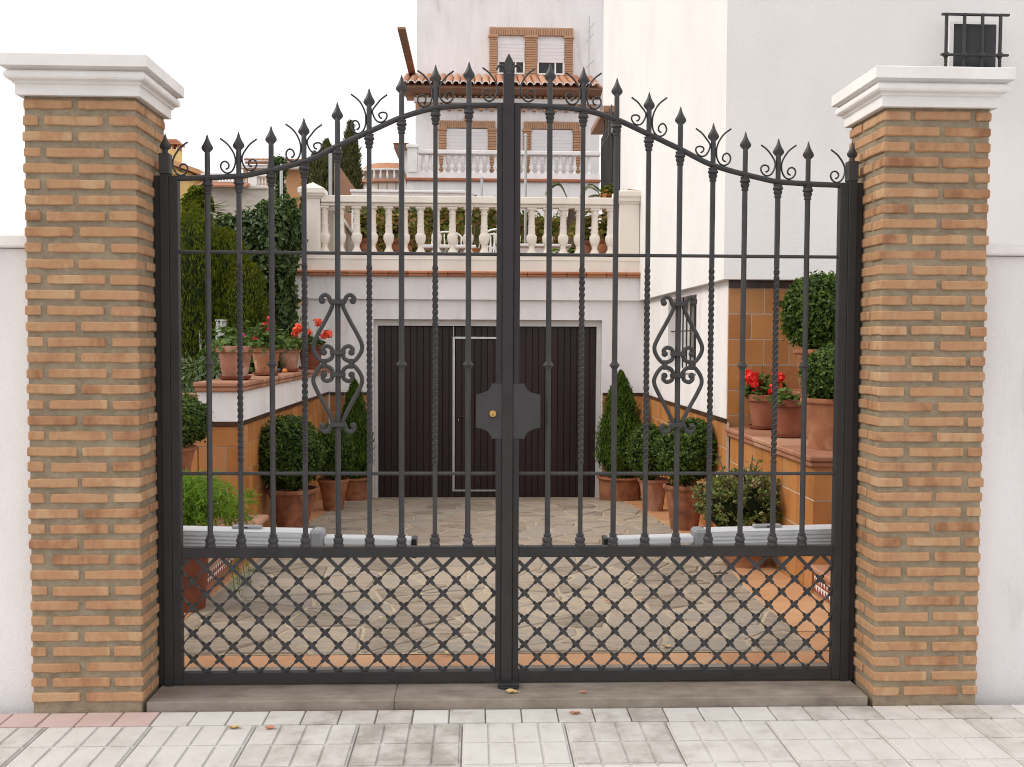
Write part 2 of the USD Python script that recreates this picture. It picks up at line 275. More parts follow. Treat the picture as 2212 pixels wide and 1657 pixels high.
# ------------------------------------------------------------------ ground, pavement, driveway
def gz(x, y):
    base = -0.30 if y < 4.3 else zg(min(y, 13)) - 0.32
    if y > 13.5: base = min(base + (y - 13.5) * 0.5, 2.0 + max(0, y - 20) * 0.05 if y < 90 else 5.5)
    return base
xs = np.concatenate([[-400, -120, -50, -20], np.linspace(-10, 10, 21), [20, 50, 120, 400]])
ys = np.concatenate([[-400, -100, -30, -8], np.linspace(0, 24, 33), [30, 45, 60, 90, 150, 400]])
gv = np.array([[x, y, gz(x, y)] for y in ys for x in xs]); nx = len(xs)
gf = [[j * nx + i, j * nx + i + 1, (j + 1) * nx + i + 1, (j + 1) * nx + i] for j in range(len(ys) - 1) for i in range(nx - 1)]
g = usdkit.mesh(stage, '/World/ground', (gv, np.array(gf)), MAT['ground'], True); tag(g.GetPrim(), 'earth of the sloping site and hillside', 'ground', None, 'structure')

pv = T('pavement', (0, 3, -.05), 'pale grooved concrete pavement in front of the gate', 'pavement', None, 'structure')
pv.part('bed', box(-9, 9, -3.0, 4.276, -.28, -.052), 'paving_joint')
rng = np.random.default_rng(3)
TW = .428
def pave_tile(x0, y1, m='paving', d=.42):
    b = MB(); b.box(x0 + .003, x0 + TW - .003, y1 - d + .003, y1 - .003, -.07, -.042, c=.002)
    for i in range(4):
        for j in range(2):
            w, h = (TW - .012) / 4, (d - .012) / 2
            b.box(x0 + .006 + i * w + .006, x0 + .006 + (i + 1) * w - .006, y1 - d + .006 + j * h + .006, y1 - d + .006 + (j + 1) * h - .006, -.046, -.036 + rng.uniform(-.0006, .0006), c=.004)
    pv.part('tile', b, m)
for r in range(4):
    for i in range(-11, 12): pave_tile(i * TW - .05, 4.115 - r * .42)
for i in range(-30, 31):
    x0 = -1.50 + i * .155
    pv.part('kerb_tile', box(x0, x0 + .149, 4.122, 4.268, -.07, -.0385 + rng.uniform(-.001, .001), c=.003), 'paving_pink' if x0 < -1.40 else 'paving')
sl = T('threshold', (0.16, 4.5, -.04), 'dark stone threshold slab under the gate', 'threshold', None, 'structure')
for x0, x1 in ((-1.415, -.3505), (-.349, 1.742)):
    sl.part('slab', box(x0, x1, 4.285, 4.745, -.06, -.001, c=.004), 'sill')

# driveway: mortar bed with crazy paving
def edgeL(y): return np.interp(y, [4.7, 5.5, 8, 11.9, 12.6], [-1.64, -1.625, -1.59, -1.515, -1.50])
def edgeR(y): return np.interp(y, [4.7, 6.2, 7.3, 8.7, 11.6, 12.6], [1.735, 1.745, 1.84, 1.80, 1.765, 1.76])
dr = T('driveway', (0, 8, -.2), 'driveway of irregular grey flagstones sloping down to the garage', 'driveway', None, 'structure')
Y = np.linspace(4.7, 12.72, 28)
def strip(fl, fr, dz, Y=Y):
    v = []; 
    for y in Y: v += [[fl(y), y, zg(y) + dz], [fr(y), y, zg(y) + dz], [fl(y), y, zg(y) - .25], [fr(y), y, zg(y) - .25]]
    f = []
    for i in range(len(Y) - 1):
        a = i * 4; f += [[a, a + 1, a + 5], [a, a + 5, a + 4], [a, a + 4, a + 6], [a, a + 6, a + 2], [a + 1, a + 3, a + 7], [a + 1, a + 7, a + 5]]
    return np.array(v), np.array(f)
dr.part('joint_bed', strip(lambda y: edgeL(y) - .02, lambda y: edgeR(y) + .02, -.0055, np.linspace(4.942, 12.72, 28)), 'joint', True)
region = Polygon([(edgeL(y), y) for y in np.linspace(4.945, 12.5, 12)] + [(edgeR(y), y) for y in np.linspace(12.5, 4.945, 12)])
rng = np.random.default_rng(11)
pts = []
yy_ = 4.95
while yy_ < 12.6:
    row = .225 + .05 * rng.random(); n = int(3.4 / (.32 + .10 * rng.random()))
    for i in range(n + 1): pts.append((-1.75 + (i + rng.uniform(-.38, .38) + .5 * (len(pts) % 2)) * 3.6 / n, yy_ + row * (.5 + rng.uniform(-.42, .42))))
    yy_ += row
def stones(region, pts, gap):
    out = []
    for c in voronoi_diagram(MultiPoint(pts), envelope=region.buffer(1)).geoms:
        p = c.intersection(region)
        if p.is_empty or p.geom_type != 'Polygon': continue
        q_ = p.buffer(-gap)
        p = q_.buffer(-.012, join_style=2).buffer(.012).simplify(.004) if p.area > .03 else q_.simplify(.003)
        if p.geom_type == 'MultiPolygon': p = max(p.geoms, key=lambda g_: g_.area)
        if p.is_empty or p.geom_type != 'Polygon' or p.area < .0012: continue
        out.append(np.array(p.exterior.coords)[:-1])
    return out
SL = stones(region, pts, .0075)
for q in SL:
    n = len(q); c = q.mean(0); h = rng.uniform(-.001, .005); tilt = rng.normal(0, .007, 2)
    def Z(p, d): return zg(p[1]) + d + h + tilt @ (np.asarray(p) - c)
    ch = c + (q - c) * (1 - .012 / np.maximum(np.linalg.norm(q - c, axis=1), .05))[:, None]
    v = [[*p, Z(p, -.03)] for p in q] + [[*p, Z(p, -.008)] for p in q] + [[*p, Z(p, 0) + rng.uniform(-.002, .002)] for p in ch] + [[*c, Z(c, .001)]]
    f = []
    for i in range(n):
        j = (i + 1) % n
        f += [[i, j, n + j], [i, n + j, n + i], [n + i, n + j, 2 * n + j], [n + i, 2 * n + j, 2 * n + i], [2 * n + i, 2 * n + j, 3 * n]]
    if Polygon(q).exterior.is_ccw is False: f = [x[::-1] for x in f]
    dr.part('flagstone', (np.array(v), np.array(f)), 'stone')

# terracotta borders
tb = T('terracotta_border', (0, 8, -.2), 'terracotta tiled borders along the driveway and behind the gate', 'floor border', None, 'structure')
tb.part('bed', box(-1.9, 2.15, 4.748, 4.94, -.25, -.012), 'joint')
tb.part('bed', strip(lambda y: -1.95, lambda y: edgeL(y) - .021, -.013), 'joint')
tb.part('bed', strip(lambda y: edgeR(y) + .021, lambda y: 2.16, -.013), 'joint')
rng = np.random.default_rng(5)
def floor_tile(poly, h):
    p = Polygon(poly).buffer(-.0035, join_style=2); q = np.array(p.exterior.coords)[:-1]; n = len(q); c = q.mean(0)
    v = [[*a, zg(a[1]) - .03] for a in q] + [[*a, zg(a[1]) + h - .002] for a in q] + [[*(c + (a - c) * .985), zg(a[1]) + h] for a in q] + [[*c, zg(c[1]) + h]]
    f = []
    for i in range(n):
        j = (i + 1) % n; f += [[i, j, n + j], [i, n + j, n + i], [n + i, n + j, 2 * n + j], [n + i, 2 * n + j, 2 * n + i], [2 * n + i, 2 * n + j, 3 * n]]
    if not p.exterior.is_ccw: f = [x[::-1] for x in f]
    tb.part('tile', (np.array(v), np.array(f)), 'floor_tile')
x = -1.9
while x < 2.1:
    floor_tile([(x, 4.752), (min(x + .386, 2.14), 4.752), (min(x + .386, 2.14), 4.938), (x, 4.938)], rng.uniform(-.007, -.004)); x += .386
y = 4.945
while y < 12.5:
    y2 = min(y + .33, 12.55)
    floor_tile([(edgeR(y) + .004, y), (2.135, y), (2.135, y2), (edgeR(y2) + .004, y2)], rng.uniform(-.001, .003))
    floor_tile([(-1.85, y), (edgeL(y) - .004, y), (edgeL(y2) - .004, y2), (-1.85, y2)], rng.uniform(-.001, .003)); y = y2

# ------------------------------------------------------------------ brick pillars
def pillar(xc, outward, width, label):
    """xc: the corner on the gate side; outward -1 (towards -x) or +1."""
    t = T('brick_pillar', (xc + outward * width / 2, 4.47, -.04), label, 'gate pillar', 'brick pillars on both sides of the gate')
    Y0, Y1, ZT, P_, H = 4.27, 4.67, 2.575, .0662, .0395
    rng = np.random.default_rng(20 + (outward > 0))
    X = lambda s: xc + outward * s
    def bx(s0, s1, y0, y1, z0, z1, **k): a, b = sorted((X(s0), X(s1))); return box(a, b, y0, y1, z0, z1, **k)
    t.part('core', bx(.0075, width - .006, Y0 + .0075, Y1 - .006, -.06, ZT + .01), 'mortar')
    n = int(round((ZT + .035) / P_))
    def brick(s0, s1, y0, y1, z):
        s0 += rng.uniform(-.003, .003); s1 += rng.uniform(-.003, .003); dz = rng.normal(0, .0012); px, py = rng.normal(0, .0016, 2)
        a, b = sorted((X(s0), X(s1)))
        long_x = (b - a) > (y1 - y0); m = 4
        # wavy chamfered bar along its long side
        L0, L1 = (a, b) if long_x else (y0, y1); W0, W1 = (y0, y1) if long_x else (a, b)
        st = np.concatenate([[L0, L0 + .004], np.linspace(L0, L1, m + 1)[1:-1], [L1 - .004, L1]])
        V = []
        for k, s in enumerate(st):
            e = .004 if k in (0, len(st) - 1) else 0.0; c = .0045
            j = rng.normal(0, .0011, 4)
            w0, w1, z0, z1 = W0 + e + j[0], W1 - e + j[1], z + e + j[2] + dz, z + H - e + j[3] + dz
            for w, q in ((w0 + c, z0), (w1 - c, z0), (w1, z0 + c), (w1, z1 - c), (w1 - c, z1), (w0 + c, z1), (w0, z1 - c), (w0, z0 + c)):
                V.append([s + px, w + py, q] if long_x else [w + px, s + py, q])
        Fc = []; K = len(st)
        for i in range(K - 1):
            for q in range(8):
                p, r = i * 8 + q, i * 8 + (q + 1) % 8; Fc += [[p, r, r + 8], [p, r + 8, p + 8]]
        for q in range(1, 7): Fc += [[0, q + 1, q], [(K - 1) * 8, (K - 1) * 8 + q, (K - 1) * 8 + q + 1]]
        Fc = np.array(Fc)
        if long_x is False: Fc = Fc[:, ::-1]
        t.part('brick', (np.array(V), Fc[:, ::-1]), 'brick')
    for i in range(n):
        z = ZT - .014 - H - (n - 1 - i) * P_
        J = .024
        if i % 2 == (0 if outward < 0 else 1):
            brick(0, .242, Y0, Y0 + .115, z); brick(.242 + J, width, Y0, Y0 + .115, z)
            brick(0, .115, Y0 + .115 + J * .55, Y1 - .06, z); brick(0, .115, Y1 - .06 + J * .5, Y1, z)
        else:
            brick(0, .115, Y0, Y0 + .242, z); brick(.115 + J, .115 + J + .24, Y0, Y0 + .115, z)
            if width > .115 + 2 * J + .29: brick(.115 + 2 * J + .24, width, Y0, Y0 + .115, z)
            brick(0, .115, Y0 + .242 + J * .55, Y1, z)
    a, b = sorted((X(0), X(width)))
    prof = [(.018, ZT), (.02, ZT + .003), (.02, ZT + .043), (.028, ZT + .047), (.030, ZT + .056)]
    for k in range(7):
        th = -PI / 2 + k * PI / 6; prof.append((.038 + .015 * math.cos(th), ZT + .078 + .019 * math.sin(th)))
    prof += [(.046, ZT + .103), (.062, ZT + .107), (.066, ZT + .110), (.066, ZT + .157), (.063, ZT + .160), (-.17, ZT + .172)]
    t.part('cap', rect_sweep(a, b, Y0, Y1, prof), 'cap_white', 25)
    return t
pillar(-1.424, -1, .47, 'brick gate pillar with white moulded cap left of the gate, beside the wall with geraniums')
pillar(1.757, 1, .47, 'brick gate pillar with white moulded cap right of the gate, against the tall white house')
for xa, xb, lab in ((-7.5, -1.90, 'white rendered street wall running left from the left brick pillar'), (2.235, 7.5, 'white rendered street wall running right from the right brick pillar')):
    t = T('street_wall', ((xa + xb) / 2, 4.5, 0), lab, 'wall')
    t.part('wall', box(xa, xb, 4.38, 4.58, -.2, 1.95), 'wall_white'); t.part('coping', box(xa, xb, 4.35, 4.61, 1.953, 2.01, c=.008), 'cap_white')

# ------------------------------------------------------------------ gate posts
GY = 4.48
SPEAR = [(0, .078), (.004, .068), (.0085, .052), (.016, .036), (.0235, .024), (.026, .016), (.0245, .009), (.019, .003), (.012, -.004), (.009, -.011)]
def spear(x, ztip, y=GY, w=1.0, h=1.0):
    pr = [(a * w, ztip - (.078 - b) * h) for a, b in SPEAR]
    out = [(x - a, z) for a, z in pr] + [(x + a, z) for a, z in pr[::-1][:-1]]
    # pillowed blade: rim outline, thicker middle
    o = np.array(out); c = np.array([x, ztip - .05 * h]); n = len(o)
    i1 = c + (o - c) * .6
    v = [[a, y, b] for a, b in o] + [[a, y - .008, b] for a, b in i1] + [[a, y + .008, b] for a, b in i1] + [[c[0], y - .011, c[1]], [c[0], y + .011, c[1]]]
    f = []
    for i in range(n):
        j = (i + 1) % n
        f += [[i, n + i, n + j], [i, n + j, j], [n + i, 3 * n, n + j], [i, 2 * n + j, 2 * n + i], [i, j, 2 * n + j], [2 * n + i, 2 * n + j, 3 * n + 1]]
    return np.array(v), np.array(f)
SCR = np.array([(-.080, .152), (-.052, .131), (-.034, .109), (-.020, .085), (-.0145, .062), (-.018, .036), (-.031, .013), (-.050, .0045), (-.068, .012), (-.079, .030), (-.076, .047), (-.063, .055), (-.049, .050), (-.043, .0375), (-.048, .026), (-.057, .022)])
def scroll(x, z, side, y=GY, dz=0.0, off=.0):
    p = SCR * [side * -1, 1]
    k = np.clip((.10 - SCR[:, 1]) / .06, 0, 1)
    P = spline(np.stack([x + p[:, 0] + side * off, np.full(len(p), y), z + p[:, 1] + dz * k], 1), 5)
    return tube(P, .0040, 6, ry=.007)
def gate_post(x0, s, label):
    """x0: outer edge; s: +1 towards +x."""
    t = T('gate_post', (x0 + s * .03, GY, 0), label, 'gate post', 'hinge posts of the gate')
    X = lambda a, b: sorted((x0 + s * a, x0 + s * b))
    t.part('hinge_tube', box(*X(0, .031), GY + .012, GY + .10, 0, 2.288, c=.003), 'iron_dark')
    t.part('cover_strip', box(*X(.0315, .069), GY - .004, GY + .09, 0, 2.292, c=.002), 'iron_dark')
    t.part('upright', box(*X(.026, .074), GY + .0, GY + .045, 2.293, 2.384, c=.003), 'iron')
    xc = x0 + s * .05; b = MB(); b.lathe([(.017, 2.384), (.012, 2.39), (.012, 2.402), (.016, 2.406)], 10, (xc, GY + .022, 0))
    t.part('neck', b, 'iron', 30); t.part('spear_finial', spear(xc, 2.476, GY + .022, .95, .95), 'iron', 30)
    t.part('scroll', scroll(xc + s * .024, 2.285, s, GY + .022, 0, -.006), 'iron', True)
gate_post(-1.4265, 1, 'dark iron hinge post on the left brick pillar with a spear and one scroll')
gate_post(1.757, -1, 'dark iron hinge post on the right brick pillar with a spear and one scroll')

# ------------------------------------------------------------------ gate leaves
ARCH = np.array([(0, 2.280), (.10, 2.285), (.20, 2.294), (.252, 2.309), (.40, 2.364), (.507, 2.437), (.607, 2.502), (.71, 2.566), (.814, 2.605), (.918, 2.617), (1.0, 2.619)])
from scipy.interpolate import PchipInterpolator
arch_f = PchipInterpolator(ARCH[:, 0], ARCH[:, 1])
TIPS = [2.474, 2.486, 2.515, 2.552, 2.623, 2.686, 2.747, 2.793, 2.809]
BARL = [-1.192, -1.054, -.911, -.766, -.618, -.477, -.333, -.182, -.033]; BARR = [1.505, 1.368, 1.217, 1.070, .920, .777, .631, .480, .330]
def leaf(xh, xm, s, bars, label, lock):
    """xh: hinge-side outer edge of the leaf, xm: its meeting edge; s: direction from hinge to meeting edge."""
    t = T('gate_leaf', ((xh + xm) / 2, GY, 0), label, 'gate', 'the two leaves of the wrought iron gate')
    X = lambda a, b: sorted((a, b))
    xi = xh + s * .039; xo = xm - s * .026     # inner edges of the stiles
    if not lock: xo = xm - s * .028
    W = abs(xo - xi); fx = lambda x: np.clip((x - xi) * s / W, 0, 1)
    t.part('hinge_stile', box(*X(xh, xi), GY, GY + .04, .008, 2.286, c=.002), 'iron_frame')
    t.part('meeting_stile', box(*X(xo, xm), GY, GY + .04, .008, 2.624, c=.002), 'iron_frame')
    t.part('bottom_rail', box(*X(xi + s * .0005, xo - s * .0005), GY + .001, GY + .041, .008, .057, c=.002), 'iron_frame')
    t.part('middle_rail', box(*X(xi + s * .0005, xo - s * .0005), GY + .001, GY + .041, .581, .629, c=.002), 'iron_frame')
    for z in (.961, 1.952):
        t.part('cross_bar', tube([[xi - s * .003, GY + .02, z], [xo + s * .003, GY + .02, z]], .0078, 10), 'iron', True)
    px = np.linspace(xi - s * .002, xo + s * .002, 60)
    t.part('arched_rail', tube(np.stack([px, np.full(60, GY + .02), arch_f(fx(px)) - .003], 1), .0125, 8, ry=.0135), 'iron', 40)
    for i, x in enumerate(bars):
        za = float(arch_f(fx(x))) - .003
        b = MB(); zt = TIPS[i]
        R = .0125
        if i % 2 == 1:
            zz_ = np.concatenate([[.665, 1.0], np.linspace(1.005, 1.90, 130), [1.905, za - .02]])
            an = np.concatenate([[0, 0], np.linspace(0, PI * 2 * 8, 130), [PI * 16, PI * 16]])
            P = np.stack([np.full(len(zz_), x), np.full(len(zz_), GY + .02), zz_], 1)
            b.tube(P, .0098, 4, ang=an)
        else:
            b.tube([[x, GY + .02, .66], [x, GY + .02, za]], R, 10)
            if i != 4: 
                b.lathe([(.0125, -.016), (.0165, -.012), (.0165, -.008), (.0235, -.003), (.0235, .003), (.0165, .008), (.0165, .012), (.0125, .016)], 12, (x, GY + .02, 1.455))
        p = t.part('bar', b, 'iron', 35)
        b = MB(); b.tube([[x, GY + .02, za], [x, GY + .02, zt - .088]], .0118, 8); b.lathe([(.012, zt - .10), (.011, zt - .085), (.0085, zt - .072)], 8, (x, GY + .02, 0))
        t.part('bar_top', b, 'iron', 35); t.part('spear_finial', spear(x, zt, GY + .02), 'iron', 30)
        c = za - .012
        t.part('collar', lathe([(.013, c - .062), (.0165, c - .058), (.0165, c - .053), (.0135, c - .050), (.0185, c - .042), (.0205, c - .034), (.0165, c - .028), (.0235, c - .022), (.0235, c - .016), (.019, c - .010), (.022, c)], 12, (x, GY + .02, 0)), 'iron', 35)
        t.part('shoe', lathe([(.0235, .629), (.0235, .641), (.019, .645), (.0225, .652), (.0235, .661), (.0195, .669), (.0155, .673), (.0185, .678), (.0185, .682), (.0125, .686)], 12, (x, GY + .02, 0)), 'iron', 35)
        if i % 2 == 1:
            for sd in (-1, 1):
                d = float(arch_f(fx(x + sd * .055)) - arch_f(fx(x)))
                t.part('scroll', scroll(x, za + .012, sd, GY + .02, d), 'iron', True)
    # the scroll at the centre post, on this leaf's side
    t.part('scroll', scroll(xm - s * .012, 2.629, -s, GY + .02, 0), 'iron', True)
    # lyre ornament on the fifth bar
    x5 = bars[4]; k = .000539
    UP = [(-127, 10), (-140, 28), (-125, 50), (-100, 60), (-72, 42), (-58, 5), (-45, -35), (-105, -160), (-165, -270), (-202, -360), (-185, -430), (-135, -490), (-95, -488), (-55, -468), (-40, -425), (-55, -380), (-95, -365), (-125, -390), (-115, -418)]
    for flip in (1, -1):
        zc = 1.733 if flip == 1 else 1.183
        for sd in (-1, 1):
            p = np.array(UP, float) * k
            P = spline(np.stack([x5 - sd * p[:, 0], np.full(len(p), GY + .012), zc + flip * p[:, 1]], 1), 6)
            b = MB(); b.tube(P, .0095, 8, ry=.0105)
            for e in (P[0], P[-1]): b.add(lathe([(.001, -.009), (.009, -.008), (.0115, 0), (.009, .008), (.001, .009)], 10)) if False else None
            for e in (P[0], P[-1]):
                m = trimesh.creation.icosphere(2, .0145); b.add((m.vertices * [1, .9, 1] + e, m.faces))
            t.part('lyre_scroll', b, 'iron', 40)
    for z in (1.733, 1.508, 1.409, 1.183):
        t.part('clasp', box(x5 - .033, x5 + .033, GY - .002, GY + .034, z - .0105, z + .0105, c=.003), 'iron')
    for sd in (-1, 1):
        t.part('clasp', box(x5 + sd * .060 - .010, x5 + sd * .060 + .010, GY - .002, GY + .026, 1.435, 1.479, c=.003), 'iron')
    # lattice of twisted flat bars
    a, b_ = sorted((xi, xo)); z0, z1, pitch = .057, .581, .1187
    w2 = pitch / 2
    cx = a + (-.013 if s > 0 else .029)
    for dirn in (1, -1):
        n0 = -12
        for kx in range(-8, 22):
            # bar crossing z = z0 at x = cx + kx*pitch
            xs0 = cx + kx * pitch
            pts_ = []
            lo, hi = 0.0, z1 - z0
            if dirn > 0: lo, hi = max(lo, a - xs0), min(hi, b_ - xs0)
            else: lo, hi = max(lo, xs0 - b_), min(hi, xs0 - a)
            if hi - lo < .012: continue
            m = max(6, int((hi - lo) / .0055)); h = np.linspace(lo, hi, m)
            ph = (h % w2); d = np.minimum(ph, w2 - ph)          # vertical distance to the nearest crossing
            th = PI / 2 * np.clip((d - .011) / .010, 0, 1) * (h < 8 * w2); th = th * th * (3 - 2 * th / (PI / 2)) / (PI / 2)
            P = np.stack([xs0 + dirn * h, np.full(m, GY + .017 + dirn * .0025), z0 + h], 1)
            t.part('lattice_bar', tube(P, .0082, 4, ry=.0027, ang=th), 'iron')
    # half of the lock plate
    c = (.148, 1.246); hw, hh, q = .145, .124, .058
    pl = [(c[0] + s * -.0, c[1] + hh)]
    edge = -s
    out = [(xm, c[1] - hh), (c[0] + edge * (hw - .070), c[1] - hh)]
    th = np.linspace(0, PI / 2, 9)[1:-1]
    out += [(c[0] + edge * (hw - .070 * math.cos(a_)), c[1] - hh + .048 * math.sin(a_)) for a_ in th]
    out += [(c[0] + edge * hw, c[1] - hh + .05), (c[0] + edge * hw, c[1] + hh - .05)]
    out += [(c[0] + edge * (hw - .070 * math.cos(a_)), c[1] + hh - .048 * math.sin(a_)) for a_ in th[::-1]]
    out += [(c[0] + edge * (hw - .070), c[1] + hh), (xm, c[1] + hh)]
    lp = t.part('lock_plate', plate(out, GY - .003, GY + .008), 'iron')
    if lock:
        b = MB(); v, f = lathe([(.0165, 0), (.0165, .004), (.0145, .007), (.0005, .007)], 20); b.add((np.stack([v[:, 0] + .079, GY - .003 - v[:, 2], v[:, 1] + 1.235], 1), f[:, ::-1]))
        cyl = t.part('lock_cylinder', b, 'brass', 30)
        t.part('keyhole', box(.0775, .0805, GY - .0108, GY - .0095, 1.225, 1.236), 'plastic_black')
    return t
L = leaf(-1.357, .1195, 1, BARL, 'left leaf of the wrought iron gate, with the brass lock', True)
# the cover strip of the meeting stiles with its finial belongs to the left leaf
L.part('centre_strip', box(.1195, .1695, GY - .009, GY + .032, .012, 2.752, c=.003), 'iron_frame')
b = MB(); o = [(.1445, 2.842), (.126, 2.806), (.1385, 2.768), (.1385, 2.75), (.1505, 2.75), (.1505, 2.768), (.163, 2.806)]
b.add(plate(o, GY + .002, GY + .014)); L.part('diamond_finial', b, 'iron')
for sd in (-1, 1):
    P = spline([(.1445 + sd * .012, GY + .01, 2.752), (.1445 + sd * .016, GY + .01, 2.772), (.1445 + sd * .030, GY + .01, 2.788), (.1445 + sd * .046, GY + .01, 2.786), (.1445 + sd * .055, GY + .01, 2.772)], 6)
    L.part('finial_curl', tube(P, .005, 6, ry=.008), 'iron', True)
for sd in (-1, 1):
    P = [(.1445 + sd * .022, GY + .01, 2.745), (.1445 + sd * .020, GY + .01, 2.772)]
    L.part('finial_point', tube(P, [.006, .001], 6), 'iron')
leaf(1.6875, .1705, -1, BARR, 'right leaf of the wrought iron gate, without the lock cylinder', False)
t = T('gate_stop', (.16, 4.43, 0), 'small dark floor stop block under the middle of the gate', 'gate stop')
b = MB(); b.box(.105, .20, 4.41, 4.462, .0, .022, c=.004); t.part('block', b, 'plastic_black'); t.part('lip', box(.115, .19, 4.40, 4.409, .002, .012, c=.002), 'plastic_black')

# ------------------------------------------------------------------ gate openers
def opener(xh, s, label):
    t = T('gate_opener', (xh + s * .5, 4.66, .56), label, 'gate opener', 'automatic gate openers')
    def S(vf):
        v, f = vf.get() if isinstance(vf, MB) else vf; v = np.array(v, float); v[:, 1] += .115 - .13 * np.abs(v[:, 0] - xh); v[:, 2] -= .030; return v, f
    X = lambda a, b: sorted((xh + s * a, xh + s * b))
    # grooved aluminium housing: section with ribs
    y0, y1, z0, z1 = 4.60, 4.705, .575, .70
    sec = [(y0 + .006, z0)]
    for i in range(6):
        z = z0 + .010 + i * .0175; sec += [(y0, z), (y0, z + .0105), (y0 + .006, z + .0115), (y0 + .006, z + .0165)]
    sec += [(y0 + .002, z1 - .006), (y0 + .012, z1), (y1 - .012, z1), (y1, z1 - .012), (y1, z0 + .01), (y1 - .01, z0)]
    t.part('housing', S(xplate(sec, *X(-.05, .60))), 'aluminium')
    t.part('end_cap', S(box(*X(.6005, .662), y0 - .004, y1 + .004, z0 - .004, z1 + .004, c=.012)), 'plastic_grey')
    t.part('arm_cover', S(box(*X(.663, 1.075), y0 + .012, y1 - .012, .638, .674, c=.006)), 'aluminium')
    a = X(.663, 1.08); t.part('piston', S(tube([[a[0], 4.652, .603], [a[1], 4.652, .603]], .009, 10)), 'steel', True)
    t.part('front_bracket', S(box(*X(1.076, 1.10), y0 + .008, y1 - .008, .585, .676, c=.004)), 'plastic_black')
    b = MB(); b.box(*X(.94, .985), 4.62, 4.68, .60, .625, c=.004); t.part('pivot', S(b), 'plastic_black')
    kx = X(.22, .36); b = MB(); b.box(*kx, 4.63, 4.675, z1 + .0005, z1 + .013, c=.006); k = t.part('release_cover', S(b), 'plastic_grey')
    t.part('key_slot', S(box(sum(kx) / 2 - .008, sum(kx) / 2 + .008, 4.6285, 4.6295, z1 + .004, z1 + .010)), 'plastic_black', parent=k)
opener(-1.37, 1, 'white aluminium gate opener arm behind the left leaf of the gate')
opener(1.70, -1, 'white aluminium gate opener arm behind the right leaf of the gate')

# ------------------------------------------------------------------ garage block with terrace
ZF = 12.6
gb = T('garage_block', (.1, ZF, -.4), 'white garage block with brown ribbed door under a balustraded terrace', 'building')
gb.part('wall', box(-2.10, -1.285, ZF, ZF + .35, -.8, 2.085), 'wall_white')
gb.part('wall', box(1.602, 2.138, ZF, ZF + .35, -.8, 2.085), 'wall_white')
gb.part('wall', box(-1.2845, 1.6015, ZF, ZF + .35, 1.836, 2.085), 'wall_white')
gb.part('wall', box(-2.2, 2.138, ZF + .36, ZF + 8, -.8, 2.36), 'wall_white')
gb.part('band', box(-2.26, 2.135, ZF - .045, ZF + .36, 2.0855, 2.372), 'wall_white')
for i in range(18):
    x0 = -2.335 + i * .2485; b = MB(); b.box(x0, x0 + .2455, ZF - .10, ZF + .1, 2.3725, 2.404, c=.008); b.box(x0, x0 + .2455, ZF - .115, ZF + .1, 2.4045, 2.437, c=.01); gb.part('ledge_brick', b, 'ledge_brick')
gb.part('parapet', box(-2.27, 2.11, ZF - .04, ZF + .2, 2.4375, 2.652, c=.006), 'wall_cream')
gb.part('parapet_moulding', box(-2.272, 2.112, ZF - .046, ZF + .0, 2.585, 2.592), 'wall_cream')
gb.part('terrace_floor', box(-2.2, 2.12, ZF + .21, ZF + 8, 2.361, 2.39), 'coping')
gb.part('lintel_step', box(-1.284, 1.601, ZF + .06, ZF + .3, 1.755, 1.8355), 'frame_grey')
dp = gb.part('garage_door', box(-1.2835, 1.6005, ZF + .13, ZF + .16, -.45, 1.7545), 'door_brown')
x = -1.236; n = 34; w = (1.541 + 1.236) / n
for i in range(n):
    x0 = x + i * w; gb.part('plank', box(x0 + .0012, x0 + w - .0012, ZF + .108, ZF + .1295, -.44, 1.7535, c=.005), 'door_brown', parent=dp)
for a, b_ in ((-1.283, -1.238), (1.543, 1.60)): gb.part('door_frame', box(a, b_, ZF + .045, ZF + .128, -.45, 1.7545, c=.004), 'frame_grey')
wf = MB(); wf.box(-.291, -.262, ZF + .096, ZF + .107, -.360, 1.618); wf.box(-.2615, .445, ZF + .096, ZF + .107, 1.592, 1.618); wf.box(-.2615, .445, ZF + .096, ZF + .107, -.360, -.338); wf.box(.4455, .474, ZF + .096, ZF + .107, -.36, 1.618)
gb.part('wicket_frame', wf, 'steel', parent=dp); gb.part('astragal', box(-.285, -.278, ZF + .098, ZF + .1075, 1.62, 1.753), 'steel', parent=dp)
hb = MB(); hb.box(-.222, -.205, ZF + .09, ZF + .107, .52, .62, c=.003); hb.tube([(-.213, ZF + .085, .60), (-.213, ZF + .07, .60), (-.13, ZF + .07, .60)], .008, 8); gb.part('handle', hb, 'plastic_black', parent=dp)
gb.part('keyhole_plate', box(-.218, -.209, ZF + .087, ZF + .0895, .545, .575), 'brass', parent=dp)
gb.part('bottom_seal', box(-1.237, 1.542, ZF + .09, ZF + .129, -.46, -.4405), 'plastic_black')
# tiled dado on both sides of the door
rng = np.random.default_rng(8)
for xa, xb in ((-1.83, -1.295), (1.613, 2.128)):
    gb.part('dado_bed', box(xa, xb, ZF - .008, ZF - .0005, -.5, .885), 'grout')
    nc = 3; wd = (xb - xa) / nc
    for i in range(nc):
        gb.part('trim_tile', box(xa + i * wd + .002, xa + (i + 1) * wd - .002, ZF - .018, ZF - .0085, .878, .915, c=.002), 'trim_tile')
        for j in range(6):
            z1 = .874 - j * .2145; gb.part('tile', box(xa + i * wd + .003, xa + (i + 1) * wd - .003, ZF - .0105 - rng.uniform(0, .001), ZF - .0085, z1 - .2075, z1, c=.0008), 'wall_tile')

